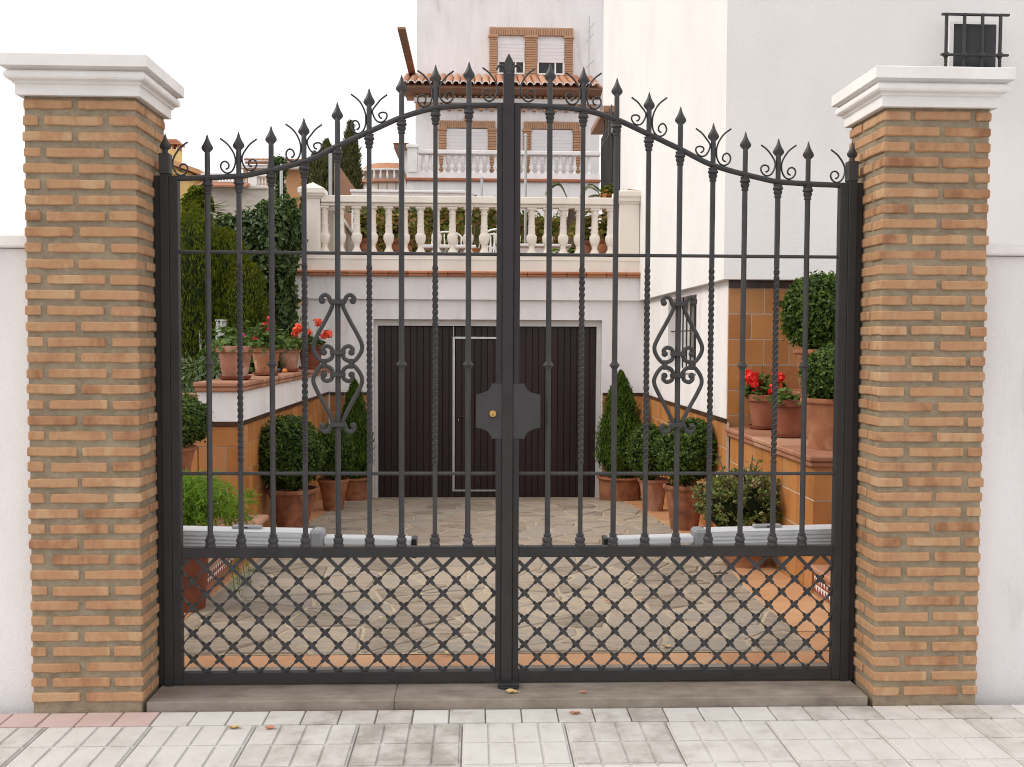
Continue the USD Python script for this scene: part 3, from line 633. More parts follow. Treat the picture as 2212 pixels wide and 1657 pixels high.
# terrace balustrade
BAL = [(.062, 0), (.062, .035), (.052, .042), (.048, .058), (.038, .070), (.033, .085), (.038, .100), (.034, .112), (.046, .128), (.061, .16), (.067, .195), (.067, .225), (.060, .236), (.047, .25), (.046, .262), (.045, .29), (.042, .33), (.047, .345), (.047, .352), (.040, .358), (.040, .38), (.039, .43), (.040, .46), (.042, .476), (.048, .483), (.048, .492), (.039, .500), (.041, .520), (.055, .535), (.057, .545)]
tbal = T('terrace_balustrade', (0, ZF, 2.65), 'white balustrade with stout balusters along the garage terrace', 'balustrade')
tbal.part('rail', box(-1.935, 1.80, ZF - .035, ZF + .17, 3.289, 3.376, c=.008), 'wall_cream')
tbal.part('rail_moulding', box(-1.94, 1.80, ZF - .005, ZF + .14, 3.249, 3.2885, c=.006), 'wall_cream')
for i in range(19):
    x = -1.90 + i * .2004
    b = MB(); b.lathe([(r, 2.653 + z * (.575 / .545)) for r, z in BAL], 16, (x, ZF + .065, 0)); b.box(x - .06, x + .06, ZF + .005, ZF + .125, 3.222, 3.2485, c=.003); b.box(x - .063, x + .063, ZF + .002, ZF + .128, 2.6525, 2.68, c=.003)
    tbal.part('baluster', b, 'wall_cream', 35)
def pedestal(t, x0, x1, y0, y1, z0, z1, zc, ztop, m='wall_cream', peak=True, o=.058):
    pp = t.part('pedestal', box(x0, x1, y0, y1, z0, z1, c=.006), m)
    prof = [(.0, z1), (.008, z1 + .004), (.012, z1 + .02), (o * .6, z1 + .03), (o * .7, z1 + .034), (o * .7, zc - .075), (o, zc - .06), (o + .004, zc - .055), (o + .004, zc)]
    if peak: prof += [((x0 - x1) / 2 + .004, ztop)]
    t.part('pedestal_cap', rect_sweep(x0, x1, y0, y1, prof), m, parent=pp)
pedestal(tbal, -2.15, -1.945, ZF - .03, ZF + .175, 2.6525, 3.33, 3.452, 3.545)
pedestal(tbal, 1.806, 2.064, ZF - .03, ZF + .16, 2.6525, 3.30, 3.45, 3.50)
# sloping stair balustrade going back behind the left pedestal
sb = T('stair_parapet', (-1.95, 14.5, 2.5), 'low white sloping stair wall behind the left end of the terrace balustrade', 'stair wall')
sb.part('wall', xplate([(ZF + .25, 2.45), (17.0, 2.45), (17.0, 2.95), (ZF + .25, 3.22)], -2.02, -1.82), 'far_stone')
sb.part('coping', xplate([(ZF + .25, 3.2205), (17.02, 2.9505), (17.02, 3.01), (ZF + .25, 3.28)], -2.05, -1.79), 'cap_white')

# ------------------------------------------------------------------ house on the right
hs = T('white_house', (4.5, 12, 0), 'tall plain white house on the right with an overhanging upper storey', 'house')
hs.part('lower_wall', box(2.14, 2.50, 8.405, 9.60, -.6, 2.089), 'wall_white')
hs.part('lower_wall', box(2.14, 2.50, 11.02, 17, -.6, 2.089), 'wall_white')
hs.part('lower_wall', box(2.14, 2.50, 9.6005, 11.0195, -.6, 1.285), 'wall_white')
hs.part('lower_wall', box(2.141, 2.50, 9.6005, 11.0195, 2.03, 2.088), 'wall_white')
hs.part('lower_wall', box(2.5005, 7.5, 8.405, 17, -.6, 2.089), 'wall_white')
hs.part('upper_wall', box(2.07, 7.6, 8.275, 16.4, 2.09, 7.2), 'wall_warm')
hs.part('parapet_coping', box(2.03, 7.64, 8.235, 16.44, 7.2005, 7.28, c=.01), 'cap_white')
# barred basement window in the side wall
w = hs.part('window', box(2.34, 2.36, 9.6005, 11.0195, 1.2855, 2.0295), 'dark_room')
hs.part('sill', box(2.115, 2.33, 9.59, 11.03, 1.25, 1.2845, c=.006), 'cap_white', parent=w)
hs.part('frame', box(2.30, 2.339, 10.6, 11.0185, 1.2858, 2.029), 'frame_grey', parent=w)
for i in range(7):
    y = 9.72 + i * .185; hs.part('window_bar', tube([(2.19, y, 1.29), (2.19, y, 2.028)], .008, 6), 'iron', True, parent=w)
hs.part('window_crossbar', tube([(2.178, 9.605, 1.68), (2.178, 11.015, 1.68)], .008, 6), 'iron', True, parent=w)
# tiled front under the overhang
hs.part('tile_bed', box(2.143, 6.5, 8.396, 8.4045, -.3, 2.088), 'grout')
rng = np.random.default_rng(9)
for i in range(6): hs.part('trim_tile', box(2.146 + i * .277, 2.146 + (i + 1) * .277 - .005, 8.386, 8.3955, 2.022, 2.086, c=.002), 'trim_tile')
for j in range(6):
    z1 = 2.018 - j * .2165; x = 2.146; wdt = .31 if j % 2 == 0 else .20
    while x < 3.7:
        hs.part('tile', box(x, x + wdt - .0085, 8.3935 - rng.uniform(0, .001), 8.3955, z1 - .2080, z1, c=.0008), 'wall_tile'); x += wdt; wdt = .2165
# upper front window with iron grille, seen above the right pillar
w = hs.part('window', box(3.965, 4.33, 8.262, 8.2745, 3.70, 4.22), 'dark_room'); hs.part('frame', box(3.93, 3.9645, 8.25, 8.2745, 3.68, 4.24), 'wall_white', parent=w)
for i in range(4):
    x = 3.84 + i * .15; b = MB(); z_ = np.linspace(3.66, 4.26, 60); b.tube(np.stack([np.full(60, x), np.full(60, 8.12), z_], 1), .010, 4, ang=np.where(z_ < 3.9, (3.9 - z_) * 60, 0)); b.lathe([(.012, 3.90), (.026, 3.915), (.026, 3.935), (.012, 3.95)], 8, (x, 8.12, 0)); hs.part('window_bar', b, 'iron', 35, parent=w)
for z in (3.925, 4.25): hs.part('window_crossbar', box(3.80, 4.36, 8.108, 8.132, z - .008, z + .008), 'iron', parent=w)
# projecting window cage, canopy on the side wall
cg = MB()
for y in np.linspace(14.4, 15.4, 9):
    cg.tube([(1.93, y, 3.75), (1.93, y, 4.70)], .010, 5)
cg.box(1.92, 2.069, 14.38, 15.42, 3.74, 3.76); cg.box(1.92, 2.069, 14.38, 15.42, 4.55, 4.565)
for y in (14.4, 14.62, 14.9, 15.2): cg.tube([(1.93, y, 4.55), (1.95, y + .05, 4.98)], .011, 5)
cw = hs.part('window', box(2.055, 2.0695, 14.35, 15.5, 3.7, 4.75), 'dark_room'); hs.part('window_cage', cg, 'iron', 35, parent=cw)
hs.part('reed_blind', box(1.955, 1.975, 14.42, 15.38, 3.765, 4.545), 'iron_dark', parent=cw)
hs.part('canopy', box(1.86, 2.069, 14.7, 16.3, 4.93, 5.03, c=.01), 'brown_wood')

# tiled plinth along the right side, and the planter terrace in front of the house
pw = T('tiled_plinth', (2.13, 10, 0), 'orange tiled plinth along the side wall of the white house', 'tiled wall')
pw.part('bed', box(2.122, 2.1395, 8.30, ZF - .02, -.6, .885), 'grout')
rng = np.random.default_rng(10)
y = 8.305
while y < 12.55:
    y2 = min(y + .161, 12.57)
    for j in range(6):
        z1 = .875 - j * .2145
        if z1 > zg(y) - .02: pw.part('tile', box(2.1195 - rng.uniform(0, .001), 2.1215, y + .0035, y2 - .0035, max(z1 - .2075, zg(y2) - .1), z1), 'wall_tile')
    if int(y * 100) % 2 == 0 or True: pw.part('trim_tile', box(2.111, 2.1215, y + .001, y2 - .001, .879, .917), 'trim_tile')
    y += .161
pl = T('tiled_planter', (3.2, 7.2, 0), 'raised tiled terrace with terracotta coping, carrying pots beside the white house', 'raised terrace')
YA = 6.20
pl.part('core', box(2.152, 6.5, YA + .012, 8.395, -.5, .775), 'grout')
y = YA + .014
rng = np.random.default_rng(12)
while y < 8.29:
    y2 = min(y + .161, 8.30)
    for j in range(5):
        z1 = .770 - j * .2145
        if z1 > zg(y): pl.part('tile', box(2.1495 - rng.uniform(0, .0012), 2.1515, y + .0035, y2 - .0035, max(z1 - .2075, -.14), z1, c=.0008), 'wall_tile')
    y += .161
for j in range(5):
    z1 = .770 - j * .2145; x = 2.145
    while x < 3.0:
        pl.part('tile', box(x, x + .2075, YA + .009, YA + .0115, max(z1 - .2075, -.14), z1, c=.0008), 'wall_tile'); x += .2145
y = YA - .04
while y < 8.28:
    y2 = min(y + .327, 8.30); b = MB(); b.box(2.098, 2.44, y + .002, y2 - .002, .812, .848, c=.014); b.box(2.112, 2.44, y + (.014 if y < YA else .002), y2 - .002, .776, .8115, c=.014)
    pl.part('coping_tile', b, 'coping'); y += .327
for i in range(4):
    for k in range(7): pl.part('coping_tile', box(2.443 + i * .33, 2.443 + (i + 1) * .33 - .003, YA - .04 + k * .33 + .002, YA - .04 + (k + 1) * .33 - .002, .79, .8465, c=.012), 'coping')
pl.part('upper_step', box(2.62, 6.5, 7.55, 8.384, .849, 1.13, c=.004), 'wall_tile'); pl.part('upper_tread', box(2.58, 6.5, 7.51, 8.384, 1.1305, 1.17, c=.012), 'coping')

def zig(t, x, y0, y1, z0, z1, s):
    """Row of white and red zigzag tiles on a riser facing along x."""
    t.part('riser_bed', box(*sorted((x, x + s * .006)), y0, y1, z0, z1), 'zigzag')
    n = int(round((y1 - y0) / .048)); w = (y1 - y0) / n
    for r in range(2):
        za, zb = z0 + (z1 - z0) * r / 2, z0 + (z1 - z0) * (r + 1) / 2
        for i in range(n):
            ya = y0 + i * w
            t.part('zigzag_tile', xplate([(ya + .003, za + .004), (ya + w - .003, za + .004), (ya + w / 2, zb - .004)], *sorted((x - s * .004, x - s * .0005))), 'zigzag_red')
st = T('entrance_step', (2.6, 5.4, 0), 'tiled step with red and white zigzag riser beside the right brick pillar', 'step')
st.part('riser', box(2.16, 3.4, 4.76, YA - .002, -.2, .115), 'coping'); zig(st, 2.153, 4.77, YA - .012, -.015, .085, 1)
st.part('tread', box(2.125, 3.4, 4.755, YA - .003, .1155, .155, c=.014), 'coping')
st.part('tread_face', box(2.150, 2.159, 4.77, YA - .012, .0865, .1145), 'ledge_brick'); st.part('tread_face', box(2.150, 2.159, 4.77, YA - .012, -.08, -.0165), 'wall_tile')

# ------------------------------------------------------------------ left retaining wall, steps, garden
rw = T('retaining_wall', (-2.0, 10.2, 0), 'low retaining wall, tiled below and white above, with terracotta coping under the geranium pots', 'retaining wall')
YW = 7.82; XW = -1.83
rw.part('core', box(-2.16, XW - .0185, YW + .019, ZF - .002, -.6, .885), 'grout')
rw.part('white_wall', box(-2.165, XW - .003, YW + .003, ZF - .002, .9255, 1.158), 'wall_white')
rng = np.random.default_rng(14)
y = YW + .002
while y < 12.55:
    y2 = min(y + .161, 12.57)
    for j in range(6):
        z1 = (.884 if j == 0 else .725 - (j - 1) * .2145); z0 = .729 if j == 0 else z1 - .2095
        if z1 > zg(y): rw.part('tile', box(XW - .0175, XW - .0155 + rng.uniform(0, .001), y + .0035, y2 - .0035, max(z0, zg(y2) - .1), z1), 'wall_tile')
    rw.part('trim_tile', box(XW - .0175, XW - .005, y + .001, y2 - .001, .889, .9245), 'trim_tile'); y += .161
for j in range(5):
    z1 = .884 if j == 0 else .725 - (j - 1) * .2145; z0 = .729 if j == 0 else z1 - .2095; x = XW - .018; w_ = .2145 if j % 2 == 0 else .107
    while x > -2.9:
        rw.part('tile', box(x - w_ + .0075, x, YW + .0155 - rng.uniform(0, .001), YW + .018, z0, z1, c=.0008), 'wall_tile'); x -= w_; w_ = .2145
x = XW - .006
while x > -2.15: rw.part('trim_tile', box(max(x - .2145, -2.16) + .004, x, YW + .005, YW + .018, .889, .9245), 'trim_tile'); x -= .2145
y = YW - .03
while y < 12.5:
    y2 = min(y + .125, ZF - .003); b = MB(); b.box(-2.19, XW + .03, y + .0015, y2 - .0015, 1.196, 1.234, c=.009); b.box(-2.18, XW + .022, y + (.008 if y < YW else .0015), y2 - .0015, 1.159, 1.1955, c=.009); rw.part('coping_brick', b, 'coping'); y += .125

gs = T('garden_steps', (-2.2, 7, 0), 'terracotta garden steps with patterned risers, climbing left beside the retaining wall', 'steps')
YB = YW + .004
gs.part('step', box(-2.2, -1.66, 5.9, YB, -.2, .155), 'coping'); zig(gs, -1.653, 5.95, YB - .06, .04, .125, -1)
gs.part('tread', box(-2.2, -1.615, 5.88, YB - .001, .156, .196, c=.014), 'coping')
gs.part('step', box(-2.5, -1.96, 5.9, YB, .1965, .36), 'wall_tile'); zig(gs, -1.953, 6.7, YB - .16, .225, .335, -1)
gs.part('tread', box(-2.5, -1.925, 5.88, YB - .001, .3605, .408, c=.014), 'coping')
gs.part('step', box(-3.2, -2.09, 5.9, YB, .4085, .455), 'wall_tile'); gs.part('tread', box(-3.2, -2.05, 5.88, YB - .001, .4555, .498, c=.014), 'coping')

gd = T('garden_bed', (-5, 10, 1), 'raised garden bed on the left behind the retaining wall', 'garden bed', None, 'structure')
gd.part('soil', box(-9, -2.2, YW + .04, 20, -.5, 1.0), 'garden_soil')
gd.part('edging', box(-3.4, -2.22, YW + .02, YW + .38, 1.0, 1.13, c=.01), 'coping')

# ------------------------------------------------------------------ plants
def blob(c, r, n=3, amp=.12, seed=0, fr=2.2):
    m = trimesh.creation.icosphere(n, 1.0); d = m.vertices
    k = 1 + amp * (meshkit.fbm(d * fr + 11.3 + seed, 3, seed) - .5) * 2
    return d * k[:, None] * np.asarray(r) + np.asarray(c), m.faces
def sphere_dirs(n, rng): 
    d = rng.normal(size=(n, 3)); return unit(d)
def leafball(c, r, n, L, seed, amp=.10, top=None, W=.6):
    """Leaves in the outer shell of a lumpy ball."""
    rng = np.random.default_rng(seed); d = sphere_dirs(n, rng); r = np.asarray(r, float) * np.ones(3)
    k = 1 + amp * (meshkit.fbm(d * 2.2 + 11.3 + seed, 3, seed) - .5) * 2
    cl = meshkit.noise(d * 7 + seed, seed + 5)
    P = np.asarray(c) + d * r * (k * (.89 + .11 * cl) * (rng.uniform(.86, 1.03, n) + (rng.random(n) < .06) * rng.uniform(.02, .13, n)))[:, None]
    N = unit(d + rng.normal(0, .55, (n, 3)) + [0, 0, .25]); D = unit(d * .5 + rng.normal(0, .7, (n, 3)) + [0, 0, .35])
    l = L * rng.uniform(.7, 1.25, n)
    return leaf_mesh(P - D * l[:, None] * .5, N, D, l, l * W)
def pot_prof(h, rt, rb, style):
    if style == 'band':   return [(rb, 0), (rb + (rt * .88 - rb) * .98, h * .80), (rt * .9, h * .80), (rt * .985, h * .805), (rt, h * .82), (rt * 1.01, h * .985), (rt * .99, h), (rt * .90, h), (rt * .88, h * .97), (rt * .84, h * .85)]
    return [(rb, 0), (rb * 1.02, .006), (rb + (rt * .9 - rb) * .5, h * .5), (rt * .9, h * .87), (rt * .93, h * .895), (rt * .985, h * .91), (rt, h * .945), (rt * .985, h * .985), (rt * .95, h), (rt * .88, h * .99), (rt * .84, h * .9)]
def make_pot(t, x, y, z, h, rt, rb, m='pot', style='roll', saucer=False):
    z0 = z
    if saucer: t.part('saucer', lathe([(rb * 1.02, 0), (rb * 1.25, .008), (rb * 1.36, .032), (rb * 1.33, .034), (rb * 1.2, .014)], 28, (x, y, z)), 'pot_red', 30); z0 = z + .014
    p = t.part('pot', lathe([(a, b) for a, b in pot_prof(h, rt, rb, style)], 32, (x, y, z0)), m, 32)
    t.part('soil', lathe([(rt * .85, h * .88), (rt * .5, h * .90), (.001, h * .91)], 20, (x, y, z0), cap=False), 'soil', True)
    return z0 + h
def boxwood(x, y, z, h, rt, rb, bc, br, label, seed, n=5200, L=.034, m='pot', style='roll', lm='boxwood', group=None, name='potted_boxwood', amp=.15, saucer=False, cat='potted plant'):
    t = T(name, (x, y, z), label, cat, group); ztop = make_pot(t, x, y, z, h, rt, rb, m, style, saucer)
    t.part('stem', tube([(x, y, ztop - .06), (x + .01, y, bc[2] - br[2] * .5)], [.016, .012], 7), 'bark', True)
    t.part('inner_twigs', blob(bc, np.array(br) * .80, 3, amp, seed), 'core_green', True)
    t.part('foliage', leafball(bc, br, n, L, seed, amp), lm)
    return t
def conifer(P_base, h, rfun, n, L, seed, W=.22, upw=1.0):
    rng = np.random.default_rng(seed); u = rng.random(n) ** .85; a = rng.uniform(0, 2 * PI, n); d = np.stack([np.cos(a), np.sin(a), np.zeros(n)], 1)
    lump = 1 + .30 * (meshkit.fbm(np.stack([np.cos(a) * 2.5, np.sin(a) * 2.5, u * 8], 1) + seed, 3, seed) - .5) * 2
    R = np.array([rfun(q) for q in u]) * lump * (rng.uniform(.78, 1.04, n) + (rng.random(n) < .06) * rng.uniform(.03, .16, n))
    P = np.asarray(P_base) + d * R[:, None] + np.stack([np.zeros(n), np.zeros(n), u * h], 1)
    N = unit(d + rng.normal(0, .5, (n, 3))); D = unit(d * .35 + [0, 0, upw] + rng.normal(0, .3, (n, 3))); l = L * rng.uniform(.6, 1.3, n) * (1 - .35 * u)
    return leaf_mesh(P - D * l[:, None] * .4, N, D, l, l * W, .1)
def conifer_core(P_base, h, rfun, s=.8):
    u = np.linspace(0, .96, 14); return lathe([(max(.004, rfun(q) * s), q * h) for q in u], 14, P_base)

# left side of the drive
boxwood(-1.60, 8.75, -.118, .39, .232, .122, (-1.625, 8.72, .585), (.315, .315, .335), 'large round clipped boxwood in a terracotta pot on the left of the drive', 1, 6500)
boxwood(-1.50, 10.55, -.236, .34, .17, .10, (-1.50, 10.5, .40), (.24, .24, .30), 'smaller boxwood in a dark stained terracotta pot behind the large ball, left of the drive', 2, 3600, group=None)
def cypress_pot(x, y, z, h, rt, rb, H, R, label, seed, n=7000):
    t = T('potted_cypress', (x, y, z), label, 'potted plant'); zt = make_pot(t, x, y, z, h, rt, rb, 'pot', 'roll'); B = (x, y, zt - .03)
    rf = lambda q: R * (min(1, .35 + q * 3.2) if q < .2 else math.cos((q - .2) / .8 * PI / 2) ** .72 * (1 - .12 * q))
    t.part('stem', tube([(x, y, zt - .06), (x, y, zt + H * .3)], [.02, .012], 7), 'bark', True)
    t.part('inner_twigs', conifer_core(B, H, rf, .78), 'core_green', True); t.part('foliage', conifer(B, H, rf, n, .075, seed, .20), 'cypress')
cypress_pot(-1.46, 12.05, -.372, .29, .21, .16, 1.20, .235, 'conical cypress in a terracotta pot at the left of the garage door', 3)
cypress_pot(1.76, 12.0, -.372, .31, .29, .24, 1.30, .31, 'broad conical cypress in a terracotta pot at the right of the garage door', 4, 9000)
boxwood(1.89, 10.45, -.228, .345, .165, .10, (1.83, 10.40, .41), (.235, .235, .31), 'small boxwood in a whitish terracotta pot right of the drive, beside the broad cypress', 5, 3800, m='pot_pale')
boxwood(1.885, 8.85, -.124, .41, .195, .12, (1.895, 8.80, .605), (.292, .292, .305), 'large round clipped boxwood in a terracotta pot on the right of the drive', 6, 6500)
# jade bush
t = T('potted_jade_bush', (1.95, 7.08, -.045), 'loose leafy jade bush in a wide terracotta pot below the tiled terrace', 'potted plant'); zt = make_pot(t, 1.95, 7.08, -.045, .34, .215, .15, 'pot', 'roll')
rng = np.random.default_rng(77); b = MB(); st_ = MB()
for i in range(230):
    d = unit(rng.normal(size=3) * [1, .9, .7] + [0, 0, .25]); tip = np.array([1.90, 7.02, .40]) + d * [.33, .28, .25] * rng.uniform(.75, 1.1)
    if i < 16: tip[2] += rng.uniform(.06, .17)
    base = np.array([1.93, 7.06, .28]) + rng.normal(0, .04, 3); st_.tube([base, (base + tip) / 2 + [0, 0, .02], tip], [.006, .004, .003], 4)
    for k in range(13):
        q = tip - d * .055 * rng.random() + rng.normal(0, .012, 3) + ([0, 0, -rng.random() * .12] if i < 16 else 0); dd = unit(rng.normal(size=3) + d + [0, 0, .3]); nn = unit(rng.normal(size=3) + [0, 0, .6])
        b.add(leaf_mesh(q[None], nn[None], dd[None], rng.uniform(.030, .046), rng.uniform(.018, .026), .15))
t.part('stems', st_, 'bark'); t.part('inner_twigs', blob((1.90, 7.03, .38), (.23, .2, .17), 3, .15, 5), 'core_green', True); t.part('foliage', b, 'jade')

# right terrace
boxwood(2.395, 6.62, .848, .345, .20, .135, (2.43, 6.60, 1.345), (.255, .25, .205), 'dense boxwood mound in a large terracotta pot at the terrace end nearest the gate', 7, 5200, L=.030, cat='potted plant')
boxwood(2.72, 7.80, 1.17, .34, .20, .14, (2.75, 7.82, 1.80), (.335, .30, .33), 'big clipped bush in a pot, highest of the plants right of the barred window', 8, 7000, L=.040, amp=.08)
def rosette(c, n, rad, seed, L=.06):
    rng = np.random.default_rng(seed); d = sphere_dirs(n, rng); d[:, 2] = np.abs(d[:, 2]) * .9; P = np.asarray(c) + d * np.asarray(rad) * rng.uniform(.35, 1.05, n)[:, None]
    N = unit(rng.normal(0, .5, (n, 3)) + [0, 0, .9] + d * .5); D = unit(rng.normal(size=(n, 3)) + d * .4); l = L * rng.uniform(.6, 1.2, n)
    m = MB()
    for s in (-1, 0, 1):
        a = s * .75; S = np.cross(N, D); DD = D * math.cos(a) + S * math.sin(a); m.add(leaf_mesh(P, N, DD, l, l * .75, .08))
    return m
def bloom(c, r, n, seed):
    rng = np.random.default_rng(seed); d = sphere_dirs(n, rng); P = np.asarray(c) + d * r * rng.uniform(.7, 1.0, n)[:, None] * [1, 1, .85]
    N = unit(d + rng.normal(0, .35, (n, 3))); D = unit(rng.normal(size=(n, 3))); l = r * rng.uniform(.55, .9, n)
    m = MB(); m.add(leaf_mesh(P - D * l[:, None] * .5, N, D, l, l * .85, .12)); m.add(blob(c, r * .6, 1, .05, seed)); return m
def geranium(x, y, z, h, rt, rb, label, seed, blooms, fl, m='pot', style='band', rad=(.17, .17, .15), n=70, lean=(0, 0), L=.06, group=None):
    t = T('potted_geranium', (x, y, z), label, 'potted plant', group); zt = make_pot(t, x, y, z, h, rt, rb, m, style, True)
    c = np.array([x + lean[0], y + lean[1], zt - .02]); b = MB(); rng = np.random.default_rng(seed)
    for i in range(14): tip = c + rng.normal(0, 1, 3) * np.array(rad) * .5 + [0, 0, rad[2] * .6]; b.tube([(x, y, zt - .05), tip], [.005, .003], 5)
    for q in blooms: b.tube([(x + q[0] * .3, y + q[1] * .3, zt - .03), (x + q[0] * .8, y + q[1], zt + q[2] * .6), (x + q[0], y + q[1], zt + q[2])], .003, 5)
    t.part('stems', b, 'geranium'); t.part('foliage', rosette(c, n * 2, rad, seed, L), 'geranium')
    for i, q in enumerate(blooms): t.part('flower_head', bloom((x + q[0], y + q[1], zt + q[2]), q[3], 60, seed * 7 + i), fl, False)
geranium(-1.985, 8.30, 1.235, .265, .155, .098, 'pale weathered pot with a magenta flower, nearest on the retaining wall coping', 31, [(.065, -.03, .085, .027)], 'pink_flower', 'pot_pale', rad=(.16, .15, .10), n=70)
geranium(-1.945, 9.32, 1.235, .255, .145, .09, 'pot of dark red geraniums, second along the retaining wall coping', 32, [(.055, -.06, .15, .042), (-.075, -.06, .06, .035), (.06, -.06, .25, .038), (.0, -.02, .20, .03), (-.11, 0, .02, .02)], 'crimson_flower', rad=(.20, .18, .26), n=130, L=.05)
geranium(-1.955, 10.50, 1.235, .235, .125, .078, 'smallest pale pot with a scarlet geranium, third along the retaining wall coping', 33, [(.10, -.05, .20, .055), (.07, -.04, .14, .03), (.19, -.04, .16, .03)], 'scarlet_flower', 'pot_pale', rad=(.19, .18, .17), n=110, L=.05)
geranium(-1.875, 11.40, 1.235, .27, .15, .10, 'red pot with coral red geraniums, farthest along the retaining wall coping against the garage block', 34, [(.10, -.06, .25, .05), (-.02, -.06, .13, .045), (.20, -.06, .12, .055), (.15, -.03, .09, .04), (-.12, 0, .17, .03)], 'scarlet_flower', 'pot_red', rad=(.17, .17, .14), n=80, L=.05)
geranium(-2.47, 7.85, 1.13, .20, .12, .08, 'red pot with a coral geranium at the left edge beside the hinge post', 35, [(.065, -.05, .16, .032), (.03, -.02, .09, .022)], 'coral_flower', 'pot_red', rad=(.10, .10, .10), n=30, L=.045)
geranium(2.385, 8.13, .848, .275, .148, .092, 'red pot with bright red geranium heads at the lower corner of the white house', 36, [(-.145, -.06, .145, .070), (-.10, -.09, .085, .050), (.055, -.10, .045, .052), (.105, -.06, .14, .048), (.02, -.12, .03, .03)], 'red_flower', 'pot_red', rad=(.18, .17, .19), n=90, L=.058)
t = T('potted_seedling', (2.385, 7.45, .848), 'brownish red pot with a small pale plant between red geranium and boxwood mound', 'potted plant')
zt = make_pot(t, 2.365, 7.42, .848, .275, .13, .085, 'pot_red', 'band', True); t.part('foliage', rosette((2.33, 7.36, zt - .02), 80, (.15, .12, .10), 37, .045), 'geranium')
# boxwood on the left steps
boxwood(-2.19, 7.22, .498, .30, .185, .115, (-2.12, 7.18, .985), (.235, .22, .19), 'boxwood in a terracotta pot on the garden steps, next to the left hinge post', 9, 4200, L=.030)
# asparagus fern
t = T('potted_fern', (-1.70, 5.85, -.01), 'bright green feathery fern in a terracotta pot low behind the left hinge post', 'potted plant'); zt = make_pot(t, -1.70, 5.85, -.012, .46, .16, .115, 'pot_red', 'roll')
rng = np.random.default_rng(41); b = MB(); sm = MB()
for i in range(110):
    a = rng.uniform(0, 2 * PI); rr = rng.uniform(.16, .44); hh = rng.uniform(.10, .34); drop = rng.uniform(-.05, .16) if i > 5 else .42
    if i <= 5: a = rng.uniform(-.7, .2); rr = rng.uniform(.30, .40); hh = .12
    p0 = np.array([-1.70, 5.85, zt - .02]); e = np.array([math.cos(a), math.sin(a), 0])
    P = spline([p0, p0 + e * rr * .4 + [0, 0, hh], p0 + e * rr * .8 + [0, 0, hh * .8], p0 + e * rr + [0, 0, hh * .8 - drop]], 8); sm.tube(P, .0018, 4)
    k = rng.integers(4, len(P) - 1, 110); q = P[k] + rng.normal(0, .018, (110, 3)); n_ = len(q)
    b.add(leaf_mesh(q, unit(rng.normal(size=(n_, 3)) + [0, 0, .5]), unit(rng.normal(size=(n_, 3)) + [0, 0, .2] + e), rng.uniform(.02, .042, n_), .0075, .05))
t.part('stems', sm, 'fern'); t.part('foliage', b, 'fern')
# small herb at the right
t = T('potted_herb', (2.12, 5.55, .155), 'thin light green herb standing at the right hinge post on the tiled step', 'potted plant'); zt = make_pot(t, 2.215, 5.45, .1555, .16, .09, .06, 'pot', 'roll')
rng = np.random.default_rng(42); b = MB(); sm = MB()
for i in range(26):
    a = rng.uniform(0, 2 * PI); hh = rng.uniform(.25, .50); p0 = np.array([2.185, 5.45, zt - .02]); tip = p0 + [math.cos(a) * .13, math.sin(a) * .1, hh]; P = spline([p0, (p0 + tip) / 2 + [0, 0, .02], tip], 6); sm.tube(P, .0016, 4)
    k = rng.integers(3, len(P), 16); q = P[k] + rng.normal(0, .01, (16, 3)); b.add(leaf_mesh(q, unit(rng.normal(size=(16, 3)) + [0, 0, .3]), unit(rng.normal(size=(16, 3)) + [0, 0, .8]), .03, .006, .05))
t.part('stems', sm, 'fern'); t.part('foliage', b, 'fern')
t = T('hose_nozzle', (-1.90, 9.95, 1.235), 'small black and orange hose nozzle lying on the coping between pots', 'hose nozzle')
t.part('grip', tube([(-2.0, 9.95, 1.262), (-1.93, 9.93, 1.262)], .024, 10), 'plastic_black', 35); t.part('tip', lathe([(.012, -.02), (.022, -.012), (.026, 0), (.022, .012), (.012, .02)], 12, (-1.885, 9.92, 1.262)), 'plastic_orange', True)

# hedge and shrubs on the left
def slab_foliage(x0, x1, y0, y1, z0, z1, n, L, W, seed, top=.25, upw=1.2, side=True, rough=.14):
    """Leaf sprays on the front (-y), right (+x) and top faces of a wavy hedge block."""
    rng = np.random.default_rng(seed); n1, n2, n3 = int(n * .62), int(n * .16), n - int(n * .62) - int(n * .16)
    A = np.stack([rng.uniform(x0, x1, n1), np.full(n1, y0), rng.uniform(z0, z1, n1)], 1); NA = np.tile([0, -1.0, 0], (n1, 1))
    B = np.stack([np.full(n2, x1), rng.uniform(y0, y1, n2), rng.uniform(z0, z1, n2)], 1); NB = np.tile([1.0, 0, 0], (n2, 1))
    C = np.stack([rng.uniform(x0, x1, n3), rng.uniform(y0, y1, n3), np.full(n3, z1)], 1); NC = np.tile([0, 0, 1.0], (n3, 1))
    P, N = np.vstack([A, B, C]), np.vstack([NA, NB, NC])
    lump = (meshkit.fbm(P * [3.2, 3.2, 1.3] + seed, 3, seed) - .5) * 2
    P = P + N * (lump * rough + rng.uniform(-.10, .03, len(P)))[:, None]; P[:, 2] += np.where(N[:, 2] > .5, top * (meshkit.noise(P * [4.5, 4.5, 0] + seed, seed) - .5) * 2, 0)
    NN = unit(N + rng.normal(0, .5, P.shape)); D = unit(N * .4 + [0, 0, upw] + rng.normal(0, .35, P.shape)); l = L * rng.uniform(.5, 1.3, len(P))
    return leaf_mesh(P - D * l[:, None] * .3, NN, D, l, l * W, .1)
t = T('cypress_hedge', (-3.3, 11, 1), 'tall dark cypress hedge on the left behind the geranium pots', 'hedge')
hr = np.random.default_rng(51); cores, leaves_ = MB(), MB()
